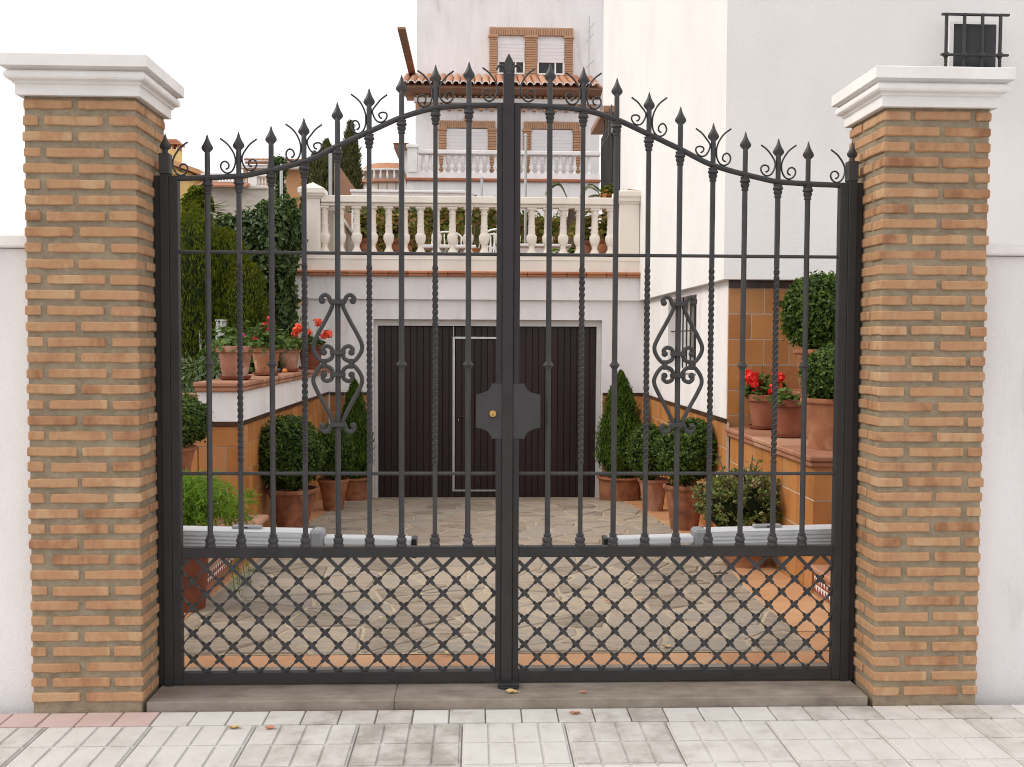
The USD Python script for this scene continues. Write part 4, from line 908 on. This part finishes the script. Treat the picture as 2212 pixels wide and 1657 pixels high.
for i, (hx, hy, hz_, hw_) in enumerate(((-4.25, 11.0, 2.90, .42), (-3.72, 10.95, 2.96, .40), (-3.36, 11.1, 3.02, .34), (-3.02, 10.95, 2.92, .36), (-2.72, 11.0, 2.72, .30), (-2.50, 10.85, 2.40, .26))):
    rf = lambda q, w=hw_: w * (1.0 if q < .62 else max(.05, 1 - ((q - .62) / .38) ** 2.2) ** .6)
    cores.add(conifer_core((hx, hy, 1.0), hz_ - 1.0, rf, .80)); leaves_.add(conifer((hx, hy, 1.0), hz_ - .95, rf, int(11000 * hw_ / .33), .085, 510 + i, .13))
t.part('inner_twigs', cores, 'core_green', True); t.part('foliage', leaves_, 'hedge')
t = T('ivy_shrub', (-2.55, 11.8, 1), 'broad leaved shrub between the cypress hedge and the garage block', 'shrub')
cores, leaves_ = MB(), MB()
for i, (c_, r_, n_) in enumerate((((-3.05, 12.1, 2.45), (.42, .34, .60), 1900), ((-2.72, 12.0, 2.50), (.36, .34, .62), 1800), ((-2.42, 11.95, 2.66), (.30, .30, .58), 1700), ((-2.55, 11.8, 1.75), (.42, .30, .85), 2600), ((-3.0, 11.9, 1.6), (.45, .30, .85), 2000), ((-2.27, 12.2, 2.86), (.20, .24, .44), 900), ((-2.36, 12.15, 1.9), (.22, .26, .8), 1300))):
    cores.add(blob(c_, np.array(r_) * .8, 3, .15, i)); leaves_.add(leafball(c_, r_, n_, .085, 520 + i, .30, W=.65))
t.part('inner_twigs', cores, 'core_green', True); t.part('foliage', leaves_, 'ivy')
t = T('garden_weeds', (-3, 9, 1), 'low mixed weeds and stems on the soil under the hedge', 'ground plants', None, 'stuff')
rng = np.random.default_rng(53); n = 5200; P = np.stack([rng.uniform(-5, -2.25, n), rng.uniform(8.3, 10.7, n), 1.0 + rng.random(n) ** 2 * .40], 1)
t.part('foliage', leaf_mesh(P, unit(rng.normal(size=(n, 3)) + [0, -.4, .5]), unit(rng.normal(size=(n, 3)) + [0, 0, .8]), rng.uniform(.04, .10, n), .022, .1), 'ivy')
t = T('flowering_shrub', (-2.35, 10.3, 1), 'loose yellow green shrub rising behind the second and third geranium pots', 'shrub')
t.part('foliage', rosette((-2.42, 10.35, 1.25), 900, (.42, .35, .55), 54, .055), 'geranium')
for i, (x, z0, z1) in enumerate(((-2.70, 1.0, 1.78), (-2.93, 1.0, 1.66))):
    t = T('white_post', (x, 10.52, 1), ('wider white post showing through the hedge above the pale pot', 'slim white post at the left in the hedge')[i], 'post'); t.part('post', box(x - (.06, .022)[i], x + (.06, .022)[i], 10.68, 10.75, z0, z1 - .02, c=.008), 'cap_white'); t.part('top', box(x - (.063, .025)[i], x + (.063, .025)[i], 10.675, 10.755, z1 - .0195, z1, c=.005), 'cap_white')

# ------------------------------------------------------------------ terrace furnishings
t = T('vine_hedge', (.2, 16, 2.5), 'hedge of mixed green and brown creepers behind the terrace balusters', 'hedge')
t.part('inner_twigs', box(-1.78, 1.72, 16.0, 16.6, 2.38, 3.50), 'core_brown')
t.part('foliage', slab_foliage(-1.80, .62, 15.85, 16.7, 2.4, 3.70, 11000, .11, .6, 61, .12, .1, rough=.10), 'vine_mix'); t.part('foliage', slab_foliage(.60, 1.75, 15.9, 16.7, 2.4, 3.50, 5000, .11, .6, 62, .16, .1, rough=.12), 'vine_mix')
rng = np.random.default_rng(62)
def jar(x, y, z, h, r, label, plant=True, seed=0):
    t = T('terracotta_jar', (x, y, z), label, 'jar'); t.part('body', lathe([(r * .55, 0), (r * .62, h * .06), (r * .92, h * .45), (r, h * .66), (r * .9, h * .8), (r * .78, h * .86), (r * .95, h * .93), (r * 1.0, h), (r * .85, h)], 24, (x, y, z)), 'pot', 35)
    if plant: t.part('foliage', rosette((x, y, z + h), 160, (r * 1.2, r * 1.2, .5), seed, .10), 'vine_mix')
jar(-1.53, 14.2, 2.5, .50, .17, 'large terracotta jar behind the second and third balusters from the left', True, 63)
jar(-1.10, 14.3, 2.5, .50, .20, 'wide terracotta jar behind the third and fourth balusters, right of another jar', True, 64)
jar(1.50, 13.7, 2.5, .44, .16, 'terracotta jar behind the last but one baluster on the right', True, 65)
jar(1.74, 13.5, 2.5, .44, .13, 'terracotta jar behind the last baluster, beside the right pedestal', True, 66)
def low_pot(x, y, z, r, h, label, seed, m='pot', lm='ivy', rad=(.16, .14, .22), n=110):
    t = T('terrace_pot', (x, y, z), label, 'potted plant'); zt = make_pot(t, x, y, z, h, r, r * .65, m, 'roll'); t.part('foliage', rosette((x, y, zt), n, rad, seed, .06), lm)
low_pot(-.62, 13.5, 2.5, .12, .10, 'bushy green plant low behind the sixth baluster of the terrace', 67)
low_pot(-.38, 13.6, 2.5, .12, .10, 'bushy green plant low behind the seventh and eighth balusters', 68)
low_pot(1.02, 13.3, 2.5, .12, .10, 'leafy plant low behind the balusters right of the gate centre', 69, lm='fern')
low_pot(1.32, 13.3, 2.5, .12, .12, 'spiky green plant low behind the fifteenth and sixteenth balusters', 70, lm='cypress')
t = T('twig_pot', (.02, 13.0, 2.65), 'small terracotta pot with bare twigs between balusters left of the gate centre', 'potted plant'); zt = make_pot(t, .02, 13.0, 2.5, .27, .09, .06, 'pot', 'roll'); b = MB()
for i in range(9): a = rng.uniform(0, 2 * PI); b.tube([(.02, 13.0, zt - .02), (.02 + .05 * math.cos(a), 13.0, zt + .15), (.02 + .13 * math.cos(a), 13.0 + .1 * math.sin(a), zt + .42)], [.006, .005, .003], 5)
t.part('twigs', b, 'palm'); t.part('foliage', rosette((.02, 13.0, zt + .32), 90, (.09, .09, .28), 71, .05), 'vine_mix')
def chair(x, y, rz, label):
    t = T('garden_chair', (x, y, 2.5), label, 'chair', 'white garden chairs on the terrace'); c, s = math.cos(rz), math.sin(rz)
    def R(vf): v, f = vf; v = np.asarray(v, float); return np.stack([x + v[:, 0] * c - v[:, 1] * s, y + v[:, 0] * s + v[:, 1] * c, 2.39 + v[:, 2] * .88], 1), f
    t.part('seat', R(box(-.22, .22, -.22, .22, .40, .43, c=.01)), 'plastic_white')
    for a in (-.2, .2):
        for b_ in (-.2, .2): t.part('leg', R(tube([(a, b_, 0), (a * .95, b_ * .95, .40)], [.016, .02], 6)), 'plastic_white', True)
    b = MB()
    for k in range(7): xx_ = -.18 + k * .06; b.tube([(xx_, .21, .43), (xx_ * 1.1, .26, .80 + .06 * math.cos(xx_ * 7))], .010, 5)
    b.tube(spline([(-.23, .22, .43), (-.25, .26, .70), (-.17, .28, .86), (0, .285, .90), (.17, .28, .86), (.25, .26, .70), (.23, .22, .43)], 5), .016, 6)
    t.part('backrest', R(b.get()), 'plastic_white', True)
    for a in (-1, 1): t.part('armrest', R(tube(spline([(a * .23, -.2, .42), (a * .25, -.18, .60), (a * .26, 0, .64), (a * .25, .24, .66)], 4), .014, 6)), 'plastic_white', True)
chair(-.33, 14.6, .3, 'white garden chair with curved back behind the eleventh baluster'); chair(.10, 14.9, -.5, 'white garden chair behind the balusters next to the gate centre strip'); chair(.45, 14.7, 2.6, 'white garden chair behind the gate centre strip, seen from the back')
t = T('garden_table', (.0, 14.2, 2.5), 'low white bench table on the terrace behind the balusters', 'table'); t.part('top', box(-.75, .05, 14.0, 14.35, 2.86, 2.91, c=.01), 'plastic_white')
for x in (-.55, -.12): t.part('leg', lathe([(.12, 0), (.10, .04), (.05, .10), (.05, .24), (.09, .32), (.12, .36)], 14, (x, 14.17, 2.5)), 'plastic_white', True)
t = T('white_planter', (.95, 14.0, 2.5), 'white planter trough behind the balusters right of the gate centre', 'planter'); t.part('trough', box(.52, 1.30, 13.9, 14.15, 2.5, 2.88, c=.02), 'plastic_white'); t.part('rim', box(.49, 1.33, 13.87, 14.18, 2.8805, 2.92, c=.01), 'plastic_white')
t = T('palm_plant', (1.45, 15, 2.6), 'palm with arching dry tipped fronds rising above the terrace rail', 'palm'); t.part('trunk', lathe([(.09, 2.5), (.10, 3.2), (.06, 3.55)], 10, (1.45, 15.0, 0)), 'bark', True)
rng = np.random.default_rng(73)
for i in range(13):
    a = PI + rng.uniform(-1.0, 1.0) if i < 9 else rng.uniform(-1, 1); rr = rng.uniform(.45, .80); hh = rng.uniform(.12, .42)
    e = np.array([math.cos(a), .5 * math.sin(a), 0]); p0 = np.array([1.45, 15.0, 3.50]); P = spline([p0, p0 + e * rr * .45 + [0, 0, hh], p0 + e * rr * .8 + [0, 0, hh * 1.0], p0 + e * rr + [0, 0, hh * .75]], 10)
    m = MB(); m.tube(P, .006, 4); T_ = unit(np.gradient(P, axis=0))
    for k in range(5, len(P)):
        for sd in (-1, 1):
            for o in (0, .5): q = P[k] - T_[k] * o * .02; dd = unit(T_[k] * .8 + np.array([0, sd * .8, -.25 + sd * .3])); m.add(leaf_mesh(q[None], unit(np.cross(dd, T_[k]))[None], dd[None], .13, .014, .1))
    t.part('frond', m, 'palm')
t = T('orange_plant', (1.70, 14.0, 2.9), 'orange leaved plant above the terrace rail beside the window cage', 'plant'); t.part('stem', tube([(1.80, 14.0, 2.5), (1.82, 14.0, 3.45)], .015, 6), 'bark'); t.part('foliage', rosette((1.83, 14.0, 3.42), 420, (.15, .15, .30), 74, .04), 'orange_plant'); t.part('green_foliage', rosette((1.86, 14.05, 3.62), 120, (.11, .11, .2), 75, .05), 'hedge')
for i, (x, y, s, lab) in enumerate(((-.98, 14.8, 3, 'small dark sprig showing over the terrace rail beneath the round villa'), (-.02, 15.2, 5, 'leafy sprig over the terrace rail left of the gate centre'), (-1.75, 14.9, 4, 'small leafy sprig over the terrace rail near the cypress trees'))):
    t = T('sprig', (x, y, 2.6), lab, 'plant'); t.part('stem', tube([(x, y, 2.5), (x, y, 3.6)], .008, 5), 'bark'); t.part('foliage', rosette((x, y, 3.45), 60 + 40 * (i == 1), (.24 - .1 * (i == 1), .2, .26 + .1 * (i == 1)), 76 + i, .05), 'ivy')
for x, y, z1, lab in ((.12, 17.5, 4.40, 'thin galvanised pole in front of the far white house, left of the gate centre'), (.80, 15.6, 4.75, 'thin galvanised pole right of the gate centre')):
    x = {.12: .10, .80: .77}[x]; t = T('pole', (x, y, 2.5), lab, 'pole'); t.part('shaft', tube([(x, y, 2.4), (x, y, z1)], .022, 8), 'galvanised', True); t.part('top', lathe([(.022, 0), (.028, .005), (.024, .03), (.004, .04)], 8, (x, y, z1)), 'galvanised', True)

# ------------------------------------------------------------------ far white house
ZB = 26.0
fh = T('balcony_house', (.9, ZB, 3), 'white house with brick window surrounds, tiled cornice and balcony balustrade in the background', 'house')
fh.part('wall', box(-1.565, 3.2, ZB, ZB + 7, 2.0, 7.98), 'wall_white'); fh.part('upper_wall', box(-1.60, 3.6, ZB + 1.1, ZB + 7, 7.9805, 13.5), 'wall_white')
# balcony
fh.part('balcony_slab', box(-1.72, 3.1, ZB - .9, ZB - .005, 2.0, 5.555), 'wall_white'); fh.part('ledge', box(-1.77, 3.12, ZB - .98, ZB - .005, 5.5555, 5.63, c=.015), 'ledge_brick')
fh.part('balcony_base', box(-1.72, 3.1, ZB - .93, ZB - .70, 5.6305, 5.77), 'wall_white')
bl = fh.part('balcony_rail', box(-1.45, 3.12, ZB - .95, ZB - .70, 6.225, 6.33, c=.02), 'cap_white')
for i in range(24):
    x = -1.33 + i * .181; fh.part('baluster', lathe([(r * .95, 5.7705 + z * (.452 / .545)) for r, z in BAL], 10, (x, ZB - .82, 0)), 'cap_white', 35, parent=bl)
pp = fh.part('pedestal', box(-1.71, -1.47, ZB - .95, ZB - .70, 5.7705, 6.36), 'cap_white'); fh.part('pedestal_cap', rect_sweep(-1.71, -1.47, ZB - .95, ZB - .70, [(.0, 6.3605), (.03, 6.375), (.03, 6.44), (-.12, 6.53)]), 'cap_white', parent=pp)
def farwin(x0, x1, z0, z1, Y, dark=False):
    w = fh.part('window', box(x0, x1, Y - .03, Y - .001, z0, z1), 'shutter' if not dark else 'shutter')
    n = int((z1 - z0) / .085)
    for i in range(n):
        a = z0 + (z1 - z0) * i / n; fh.part('slat', box(x0 + .01, x1 - .01, Y - .046, Y - .0305, a + .0008, a + (z1 - z0) / n - .0008, c=.004), 'shutter', parent=w)
    return w
def course(b, x0, x1, Y, z0, z1, n, vertical=False):
    for i in range(n):
        if vertical: a = x0 + (x1 - x0) * i / n; b.box(a + .006, x0 + (x1 - x0) * (i + 1) / n - .006, Y - .075, Y - .001, z0, z1)
        else: a = z0 + (z1 - z0) * i / n; b.box(x0, x1, Y - .075, Y - .001, a + .006, z0 + (z1 - z0) * (i + 1) / n - .006)
for x0, x1 in ((-.778, .31), (1.413, 2.507)):
    farwin(x0, x1, 5.8, 7.04, ZB)
    for a, b_ in ((x0 - .195, x0 - .005), (x1 + .005, x1 + .215)):
        m = MB(); course(m, a, b_, ZB, 5.78, 6.985, 18); fh.part('brick_jamb', m, 'far_brick'); fh.part('jamb_cap', box(a - .03, b_ + .03, ZB - .10, ZB - .001, 6.988, 7.055, c=.01), 'far_brick')
    m = MB(); course(m, x0 - .19, x1 + .19, ZB, 7.058, 7.245, 26, True); fh.part('brick_lintel', m, 'far_brick'); xc = (x0 + x1) / 2 - .02; fh.part('keystone', box(xc - .06, xc + .06, ZB - .085, ZB - .002, 7.248, 7.34), 'far_brick')
m = MB()
for i in range(34): a = -1.56 + i * .137; m.box(a, a + .085, ZB - .12, ZB - .001, 7.50 + (.05 if i % 2 else 0), 7.68)
fh.part('dentil_bricks', m, 'far_brick'); fh.part('cornice_band', box(-1.60, 3.2, ZB - .17, ZB - .001, 7.6805, 7.80, c=.01), 'cap_white')
m = MB()
for i in range(34): a = -1.55 + i * .137; m.box(a, a + .07, ZB - .2, ZB - .001, 7.802, 7.845)
fh.part('dentil_bricks', m, 'far_brick'); fh.part('eave_board', xplate([(ZB - .55, 7.95), (ZB - .001, 7.846), (ZB - .001, 8.0), (ZB - .55, 8.0)], -1.85, 3.2), 'brown_wood')
hp = fh.part('pent_roof', xplate([(ZB - .58, 8.003), (ZB + 1.09, 8.003), (ZB + 1.09, 8.66)], -1.86, 3.2), 'roof_tile')
for i in range(27):
    x = -1.82 + i * .187
    a = np.linspace(0, PI, 8); sec = np.stack([np.cos(a) * .080, np.sin(a) * .072], 1); inn = np.stack([np.cos(a[::-1]) * .062, np.sin(a[::-1]) * .054], 1); ring = np.vstack([sec, inn]); n = len(ring)
    v = []; 
    for y, z, s in ((ZB - .66, 8.025, 1.12), (ZB + 1.0, 8.66, .95)): v += [[x + p[0] * s, y, z + p[1] * s] for p in ring]
    f = []
    for j in range(n): k = (j + 1) % n; f += [[j, k, n + k], [j, n + k, n + j]]
    for j in range(7): f += [[j, n - 1 - j, n - 2 - j], [j, n - 2 - j, j + 1]]
    fh.part('barrel_tile', (np.array(v), np.array(f)), 'roof_tile', 40, parent=hp)
    v2 = np.array(v); v2[:n] = [[x + p[0] * 1.13, ZB - .685, 8.025 + p[1] * 1.13] for p in ring]; v2[n:] = [[x + p[0] * 1.13, ZB - .661, 8.025 + p[1] * 1.13] for p in ring]
    fh.part('tile_mortar', (v2, np.array(f)), 'cap_white', parent=hp)
YU = ZB + 1.1
for x0, x1, dx in ((.56, 1.30, .56), (1.63, 2.37, 1.63)):
    farwin(x0, x1, 9.06, 9.62, YU); w = fh.part('window', box(x0, x1, YU - .02, YU - .001, 8.74, 9.055), 'dark_room')
    fm = MB(); fm.box(x0, x0 + .05, YU - .05, YU - .021, 8.74, 9.055); fm.box(x1 - .05, x1, YU - .05, YU - .021, 8.74, 9.055); fm.box(x0 + .0505, x1 - .0505, YU - .05, YU - .021, 8.74, 8.78); fm.box((x0 + x1) / 2 + .1, (x0 + x1) / 2 + .14, YU - .05, YU - .021, 8.7805, 9.055); fh.part('frame', fm, 'cap_white', parent=w)
for a, b_ in ((.345, .55), (1.31, 1.62), (2.38, 2.59)):
    m = MB(); course(m, a, b_, YU, 8.70, 9.70, 16); fh.part('brick_jamb', m, 'far_brick'); fh.part('jamb_cap', box(a - .03, b_ + .03, YU - .10, YU - .001, 9.703, 9.77, c=.01), 'far_brick')
m = MB(); course(m, .34, 2.60, YU, 9.773, 9.98, 36, True); fh.part('brick_lintel', m, 'far_brick'); fh.part('window_sill', box(.33, 2.62, YU - .12, YU - .001, 8.63, 8.695, c=.01), 'ledge_brick')
fh.part('side_eave', box(-1.79, -1.605, 22.9, 32, 8.60, 8.66, c=.01), 'brown_wood'); fh.part('side_eave_wall', box(-1.605, -1.60, YU + .01, 32, 8.0, 8.6), 'wall_white')
t = T('aerial', (3.0, YU - .1, 8.3), 'thin television aerial at the upper right of the far white house', 'aerial'); x = 3.02
t.part('mast', tube([(x, YU - .15, 8.42), (x, YU - .15, 10.3)], .014, 6), 'galvanised', True)
for k, z in enumerate((9.0, 9.72, 10.0)):
    t.part('element', tube([(x - .15 + .05 * k, YU - .15, z - .16), (x + .12, YU - .15, z + .10)], .010, 5), 'galvanised')
fh2 = T('low_white_wall', (-1.9, 20, 2.5), 'low white garden wall behind the terrace, in front of the cypress trees', 'wall')
fh2.part('wall', box(-2.35, -.2, 19.0, 19.15, 2.2, 4.36), 'wall_white'); fh2.part('coping', box(-2.37, -.2, 18.97, 19.18, 4.3605, 4.41, c=.01), 'cap_white')

# ------------------------------------------------------------------ distant left background
def gable(t, x0, x1, y, depth, z0, ze0, ze1, wall, roof):
    t.part('wall', plate([(x0, z0), (x1, z0), (x1, ze1), (x0, ze0)], y, y + depth), wall)
    t.part('roof', plate([(x0 - .2, ze0 + .06), (x1 + .5, ze1 - .12), (x1 + .5, ze1 + .08), (x0 - .2, ze0 + .26)], y - .5, y + depth), roof)
t = T('yellow_house', (-13, 45, 5), 'yellow rendered house with a sloping roof line at the far left', 'house')
gable(t, -16.5, -12.6, 45, 8, 2.0, 10.35, 8.95, 'yellow_wall', 'orange_wall'); t.part('cornice', plate([(-16.5, 9.95), (-12.5, 8.62), (-12.5, 8.80), (-16.5, 10.15)], 44.8, 44.99), 'yellow_wall')
c_ = MB(); c_.box(-13.85, -13.25, 45.2, 45.8, 9.2, 10.05); ch = t.part('chimney', c_, 'yellow_wall')
cc = MB(); [cc.box(-13.80 + i * .25, -13.72 + i * .25, 45.2, 45.7, 10.05, 10.25) for i in range(3)]; cc.box(-13.95, -13.15, 45.1, 45.9, 10.2505, 10.34); cc.box(-13.8, -13.3, 45.2, 45.8, 10.3405, 10.5, c=.06); t.part('chimney_cap', cc, 'roof_tile', parent=ch)
w = t.part('window', box(-13.56, -13.30, 44.93, 44.98, 8.1, 8.62), 'dark_room'); t.part('frame', box(-13.58, -13.56, 44.9, 44.99, 8.08, 8.64), 'cap_white', parent=w)
t.part('lower_canopy', box(-13.9, -12.9, 44.3, 44.99, 6.75, 6.9), 'yellow_wall')
t = T('orange_house', (-8, 40, 5), 'terracotta walled house with tiled roof behind the far balustrade on the left', 'house')
t.part('wall', box(-9.2, -6.5, 40, 46, 2, 8.45), 'orange_wall')
rf = t.part('roof', xplate([(39.4, 8.42), (39.4, 8.52), (44, 9.35), (44, 9.2)], -9.0, -6.4), 'roof_tile')
t.part('eave_line', box(-9.2, -6.4, 39.5, 39.9, 8.28, 8.40), 'cap_white')
for i in range(14): t.part('barrel_tile', xplate([(39.3, 8.53), (43.9, 9.36), (43.9, 9.45), (39.3, 8.62)], -9.0 + i * .19, -8.88 + i * .19), 'roof_tile', parent=rf)
t = T('far_balustrade', (-9, 36, 6), 'white balustrade on a stone wall with tiled ledge in the left distance', 'balustrade')
t.part('wall', box(-9.8, -6.9, 36, 36.4, 3, 6.95), 'far_stone'); t.part('wall_coping', box(-9.9, -6.9, 35.9, 36.5, 6.9505, 7.02), 'far_stone')
t.part('ledge', xplate([(35.4, 6.98), (36.2, 7.22), (36.2, 7.02), (35.4, 6.92)], -9.75, -8.05), 'roof_tile')
rl = t.part('rail', box(-9.75, -6.85, 36.0, 36.25, 7.40, 7.49), 'cap_white'); t.part('base', box(-8.15, -6.85, 36.0, 36.3, 7.0205, 7.08), 'cap_white')
for i in range(26):
    x = -9.65 + i * .112; t.part('baluster', lathe([(.035, 7.085), (.02, 7.12), (.045, 7.2), (.025, 7.3), (.03, 7.40)], 8, (x, 36.12, 0)), 'cap_white', True, parent=rl)
t.part('pedestal', box(-8.10, -7.80, 35.95, 36.3, 7.03, 7.56, c=.02), 'cap_white')
def tree(name, x, y, zt, z1, R, label, seed, n=5000, lm='tree_dark'):
    z0 = 3.3
    t = T(name, (x, y, zt), label, 'tree'); H = z1 - z0; rf = lambda q: R * (min(1, .5 + q * 2.5) if q < .2 else max(.03, (1 - ((q - .2) / .8) ** 3.6)) ** .9)
    t.part('trunk', tube([(x, y, zt), (x, y, z0 + H * .5)], [.09, .05], 7), 'bark', True); t.part('inner_twigs', conifer_core((x, y, z0 + .2), H - .2, rf, .72), 'core_green', True); t.part('foliage', conifer((x, y, z0 + .2), H - .2, rf, n, .20, seed, .25), lm)
tree('cypress_tree', -3.34, 22.6, 2.0, 6.02, .42, 'dark cypress tree, left and broader of two, with ragged top', 81); tree('cypress_tree', -3.66, 22.9, 2.0, 5.80, .30, 'dark cypress tree squeezed behind its broader neighbour', 83); tree('cypress_tree', -2.80, 22.5, 2.0, 6.42, .25, 'slender dark cypress tree with a pointed tip, right of the two', 82)
t = T('ivy_post_tree', (-4.9, 26, 3), 'small tree overgrown with ivy beside a pole in the left distance', 'tree'); t.part('trunk', tube([(-5.06, 26, 2.2), (-5.06, 26, 6.2)], [.10, .06], 7), 'bark', True); t.part('crown', leafball((-5.08, 26, 6.02), (.23, .2, .27), 900, .13, 84), 'ivy'); t.part('ivy', leafball((-5.05, 26, 4.9), (.15, .15, 1.1), 1300, .12, 85), 'ivy'); t.part('inner_twigs', blob((-5.08, 26, 6.0), (.16, .14, .2), 2, .1, 3), 'core_green', True)
t = T('lamp_pole', (-5, 25.6, 3), 'thin grey pole standing in front of the ivy covered tree', 'pole'); t.part('shaft', tube([(-4.93, 25.6, 2.2), (-4.93, 25.6, 5.95)], .04, 8), 'galvanised', True); t.part('top', lathe([(.04, 5.95), (.05, 5.97), (.01, 6.03)], 8, (-4.93, 25.6, 0)), 'galvanised', True)
t = T('garden_palm', (-5.6, 20, 2.5), 'yellowish green palm like tree in front of the yellow house', 'tree'); t.part('trunk', tube([(-5.50, 20, 1.5), (-5.48, 20, 4.0)], [.12, .09], 8), 'bark', True); t.part('crown', leafball((-5.48, 20, 4.24), (.27, .26, .36), 1700, .12, 86, .30), 'hedge')
b = MB(); rng = np.random.default_rng(87)
for i in range(60): a = rng.uniform(0, 2 * PI); e = np.array([math.cos(a), math.sin(a) * .6, rng.uniform(-.25, .5)]); p = np.array([-5.45, 20, 4.15]); b.add(leaf_mesh((p + e * .1)[None], unit(np.array([rng.normal() * .3, -.3, 1.0]))[None], unit(e)[None], rng.uniform(.45, .68), .06, .1))
t.part('frond', b, 'hedge', kind='stuff')
t = T('shed_roof', (-3.2, 21, 3.5), 'reddish brown sloping shed gable between the cypress trees and the round villa', 'shed'); t.part('gable', plate([(-2.90, 2.2), (-2.30, 2.2), (-2.02, 4.35), (-2.50, 4.70), (-2.90, 5.28)], 20.6, 20.7), 'brown_wood'); t.part('post', box(-2.98, -2.92, 20.4, 20.5, 2.2, 5.35), 'galvanised')
t = T('round_villa', (-4.2, 38, 4), 'pale villa with curved front, railings and tiled roof in the far distance', 'house'); a = np.linspace(PI * 1.02, PI * 1.98, 15); cx_, cy_ = -3.35, 39.5
arc = lambda r, z: np.stack([cx_ + r * np.cos(a), cy_ + r * .7 * np.sin(a), np.full(len(a), z)], 1)
t.part('wall', lathe([(1.35, 2), (1.35, 7.55)], 28, (cx_, cy_, 0)), 'wall_cream', 35); t.part('cornice', lathe([(1.45, 7.55), (1.52, 7.6), (1.52, 7.68), (1.4, 7.7)], 28, (cx_, cy_, 0)), 'roof_tile', 35); t.part('roof', lathe([(1.25, 8.08), (.95, 8.38), (.1, 8.5)], 24, (cx_, cy_, 0)), 'roof_tile', 35); t.part('upper_wall', lathe([(1.1, 7.7), (1.1, 8.08)], 24, (cx_, cy_, 0)), 'wall_cream', 35)
for i in range(19):
    q = PI + i * PI / 18; x, y = cx_ + 1.46 * math.cos(q), cy_ + 1.46 * math.sin(q); t.part('baluster', lathe([(.03, 7.7), (.05, 7.8), (.03, 7.95), (.05, 8.02)], 6, (x, y, 0)), 'cap_white', True)
t.part('balcony_rail', lathe([(1.42, 8.02), (1.52, 8.02), (1.52, 8.08), (1.42, 8.08)], 28, (cx_, cy_, 0)), 'cap_white', 35)
for i in range(15):
    q = PI + (i + .5) * PI / 15; x, y = cx_ + 1.6 * math.cos(q), cy_ + 1.6 * math.sin(q); t.part('railing_bar', tube([(x, y, 6.0), (x, y, 7.58)], .016, 5), 'iron', True)
t.part('window', box(cx_ + .40, cx_ + .66, cy_ - 1.38, cy_ - 1.2, 6.4, 7.2), 'far_brick'); t.part('side_wing', box(-2.15, -1.7, 39, 42, 2, 8.2), 'orange_wall'); t.part('side_roof', xplate([(38.6, 8.2), (42, 8.9), (42, 8.2)], -2.4, -1.4), 'roof_tile')
t = T('tiled_roof_house', (-1.9, 30, 5), 'end of a mossy tiled roof and white wall left of the balcony house', 'house'); t.part('wall', box(-2.35, -1.7, 31, 36, 2.0, 7.42), 'wall_white'); t.part('eave', box(-2.5, -1.7, 30.6, 36, 7.4205, 7.55), 'brown_wood'); t.part('roof', xplate([(30.5, 7.551), (36, 8.6), (36, 7.551)], -2.52, -1.7), 'roof_tile'); t.part('brace', tube([(-2.30, 30.9, 6.9), (-2.02, 30.9, 6.2)], .05, 5), 'brown_wood')

# ------------------------------------------------------------------ litter
rng = np.random.default_rng(91)
def dry(x, y, z, r, lab, m):
    t = T('dry_leaf', (x, y, z), lab, 'leaf'); n = 9; a = np.linspace(0, 2 * PI, n, endpoint=False); rr = r * (1 + .35 * rng.normal(0, .5, n))
    v = [[x + rr[i] * math.cos(a[i]) * 1.15, y + rr[i] * math.sin(a[i]) * .8, z + .004 + .012 * rng.random()] for i in range(n)] + [[x, y, z + .003]]
    v = np.array(v); v2 = v.copy(); v2[:, 2] -= .0012; f = [[i, (i + 1) % n, n] for i in range(n)]; f2 = [[n + 1 + (i + 1) % n, n + 1 + i, 2 * n + 1] for i in range(n)]
    t.part('blade', (np.vstack([v, v2]), np.array(f + f2)), m); t.part('stalk', tube([(x + r * .6, y, z + .008), (x + r * 1.6, y - r * .4, z + .006)], .0012, 4), m)
dry(.165, 4.36, 0, .022, 'curled yellow leaf on the threshold under the gate centre', 'dry_leaf'); dry(-.99, 4.07, -.036, .020, 'pale yellow leaf on the pavement towards the left pillar', 'dry_leaf'); dry(-.84, 4.06, -.036, .014, 'small reddish leaf on the pavement beside the pale one', 'dry_leaf_red')
dry(.48, 4.35, 0, .012, 'tiny reddish scrap on the threshold right of the centre', 'dry_leaf_red'); dry(.43, 4.20, -.038, .018, 'pinkish scrap on the pavement edge below the right leaf', 'dry_leaf_red'); dry(.98, 5.0, .001, .020, 'golden leaf on the terracotta strip behind the right leaf', 'dry_leaf'); dry(-.14, 4.92, .0, .018, 'golden leaf on the terracotta strip behind the left leaf', 'dry_leaf'); dry(.80, 5.9, .0, .016, 'reddish leaf on the flagstones right of the gate centre', 'dry_leaf_red')
t = T('twig', (1.66, 6.75, -.01), 'short dark twig on the edge of the flagstones', 'twig'); t.part('stick', tube([(1.62, 6.72, -.028), (1.68, 6.74, -.022), (1.74, 6.72, -.026)], .005, 5), 'bark'); t.part('shoot', tube([(1.68, 6.74, -.022), (1.70, 6.78, -.018)], .003, 4), 'bark')
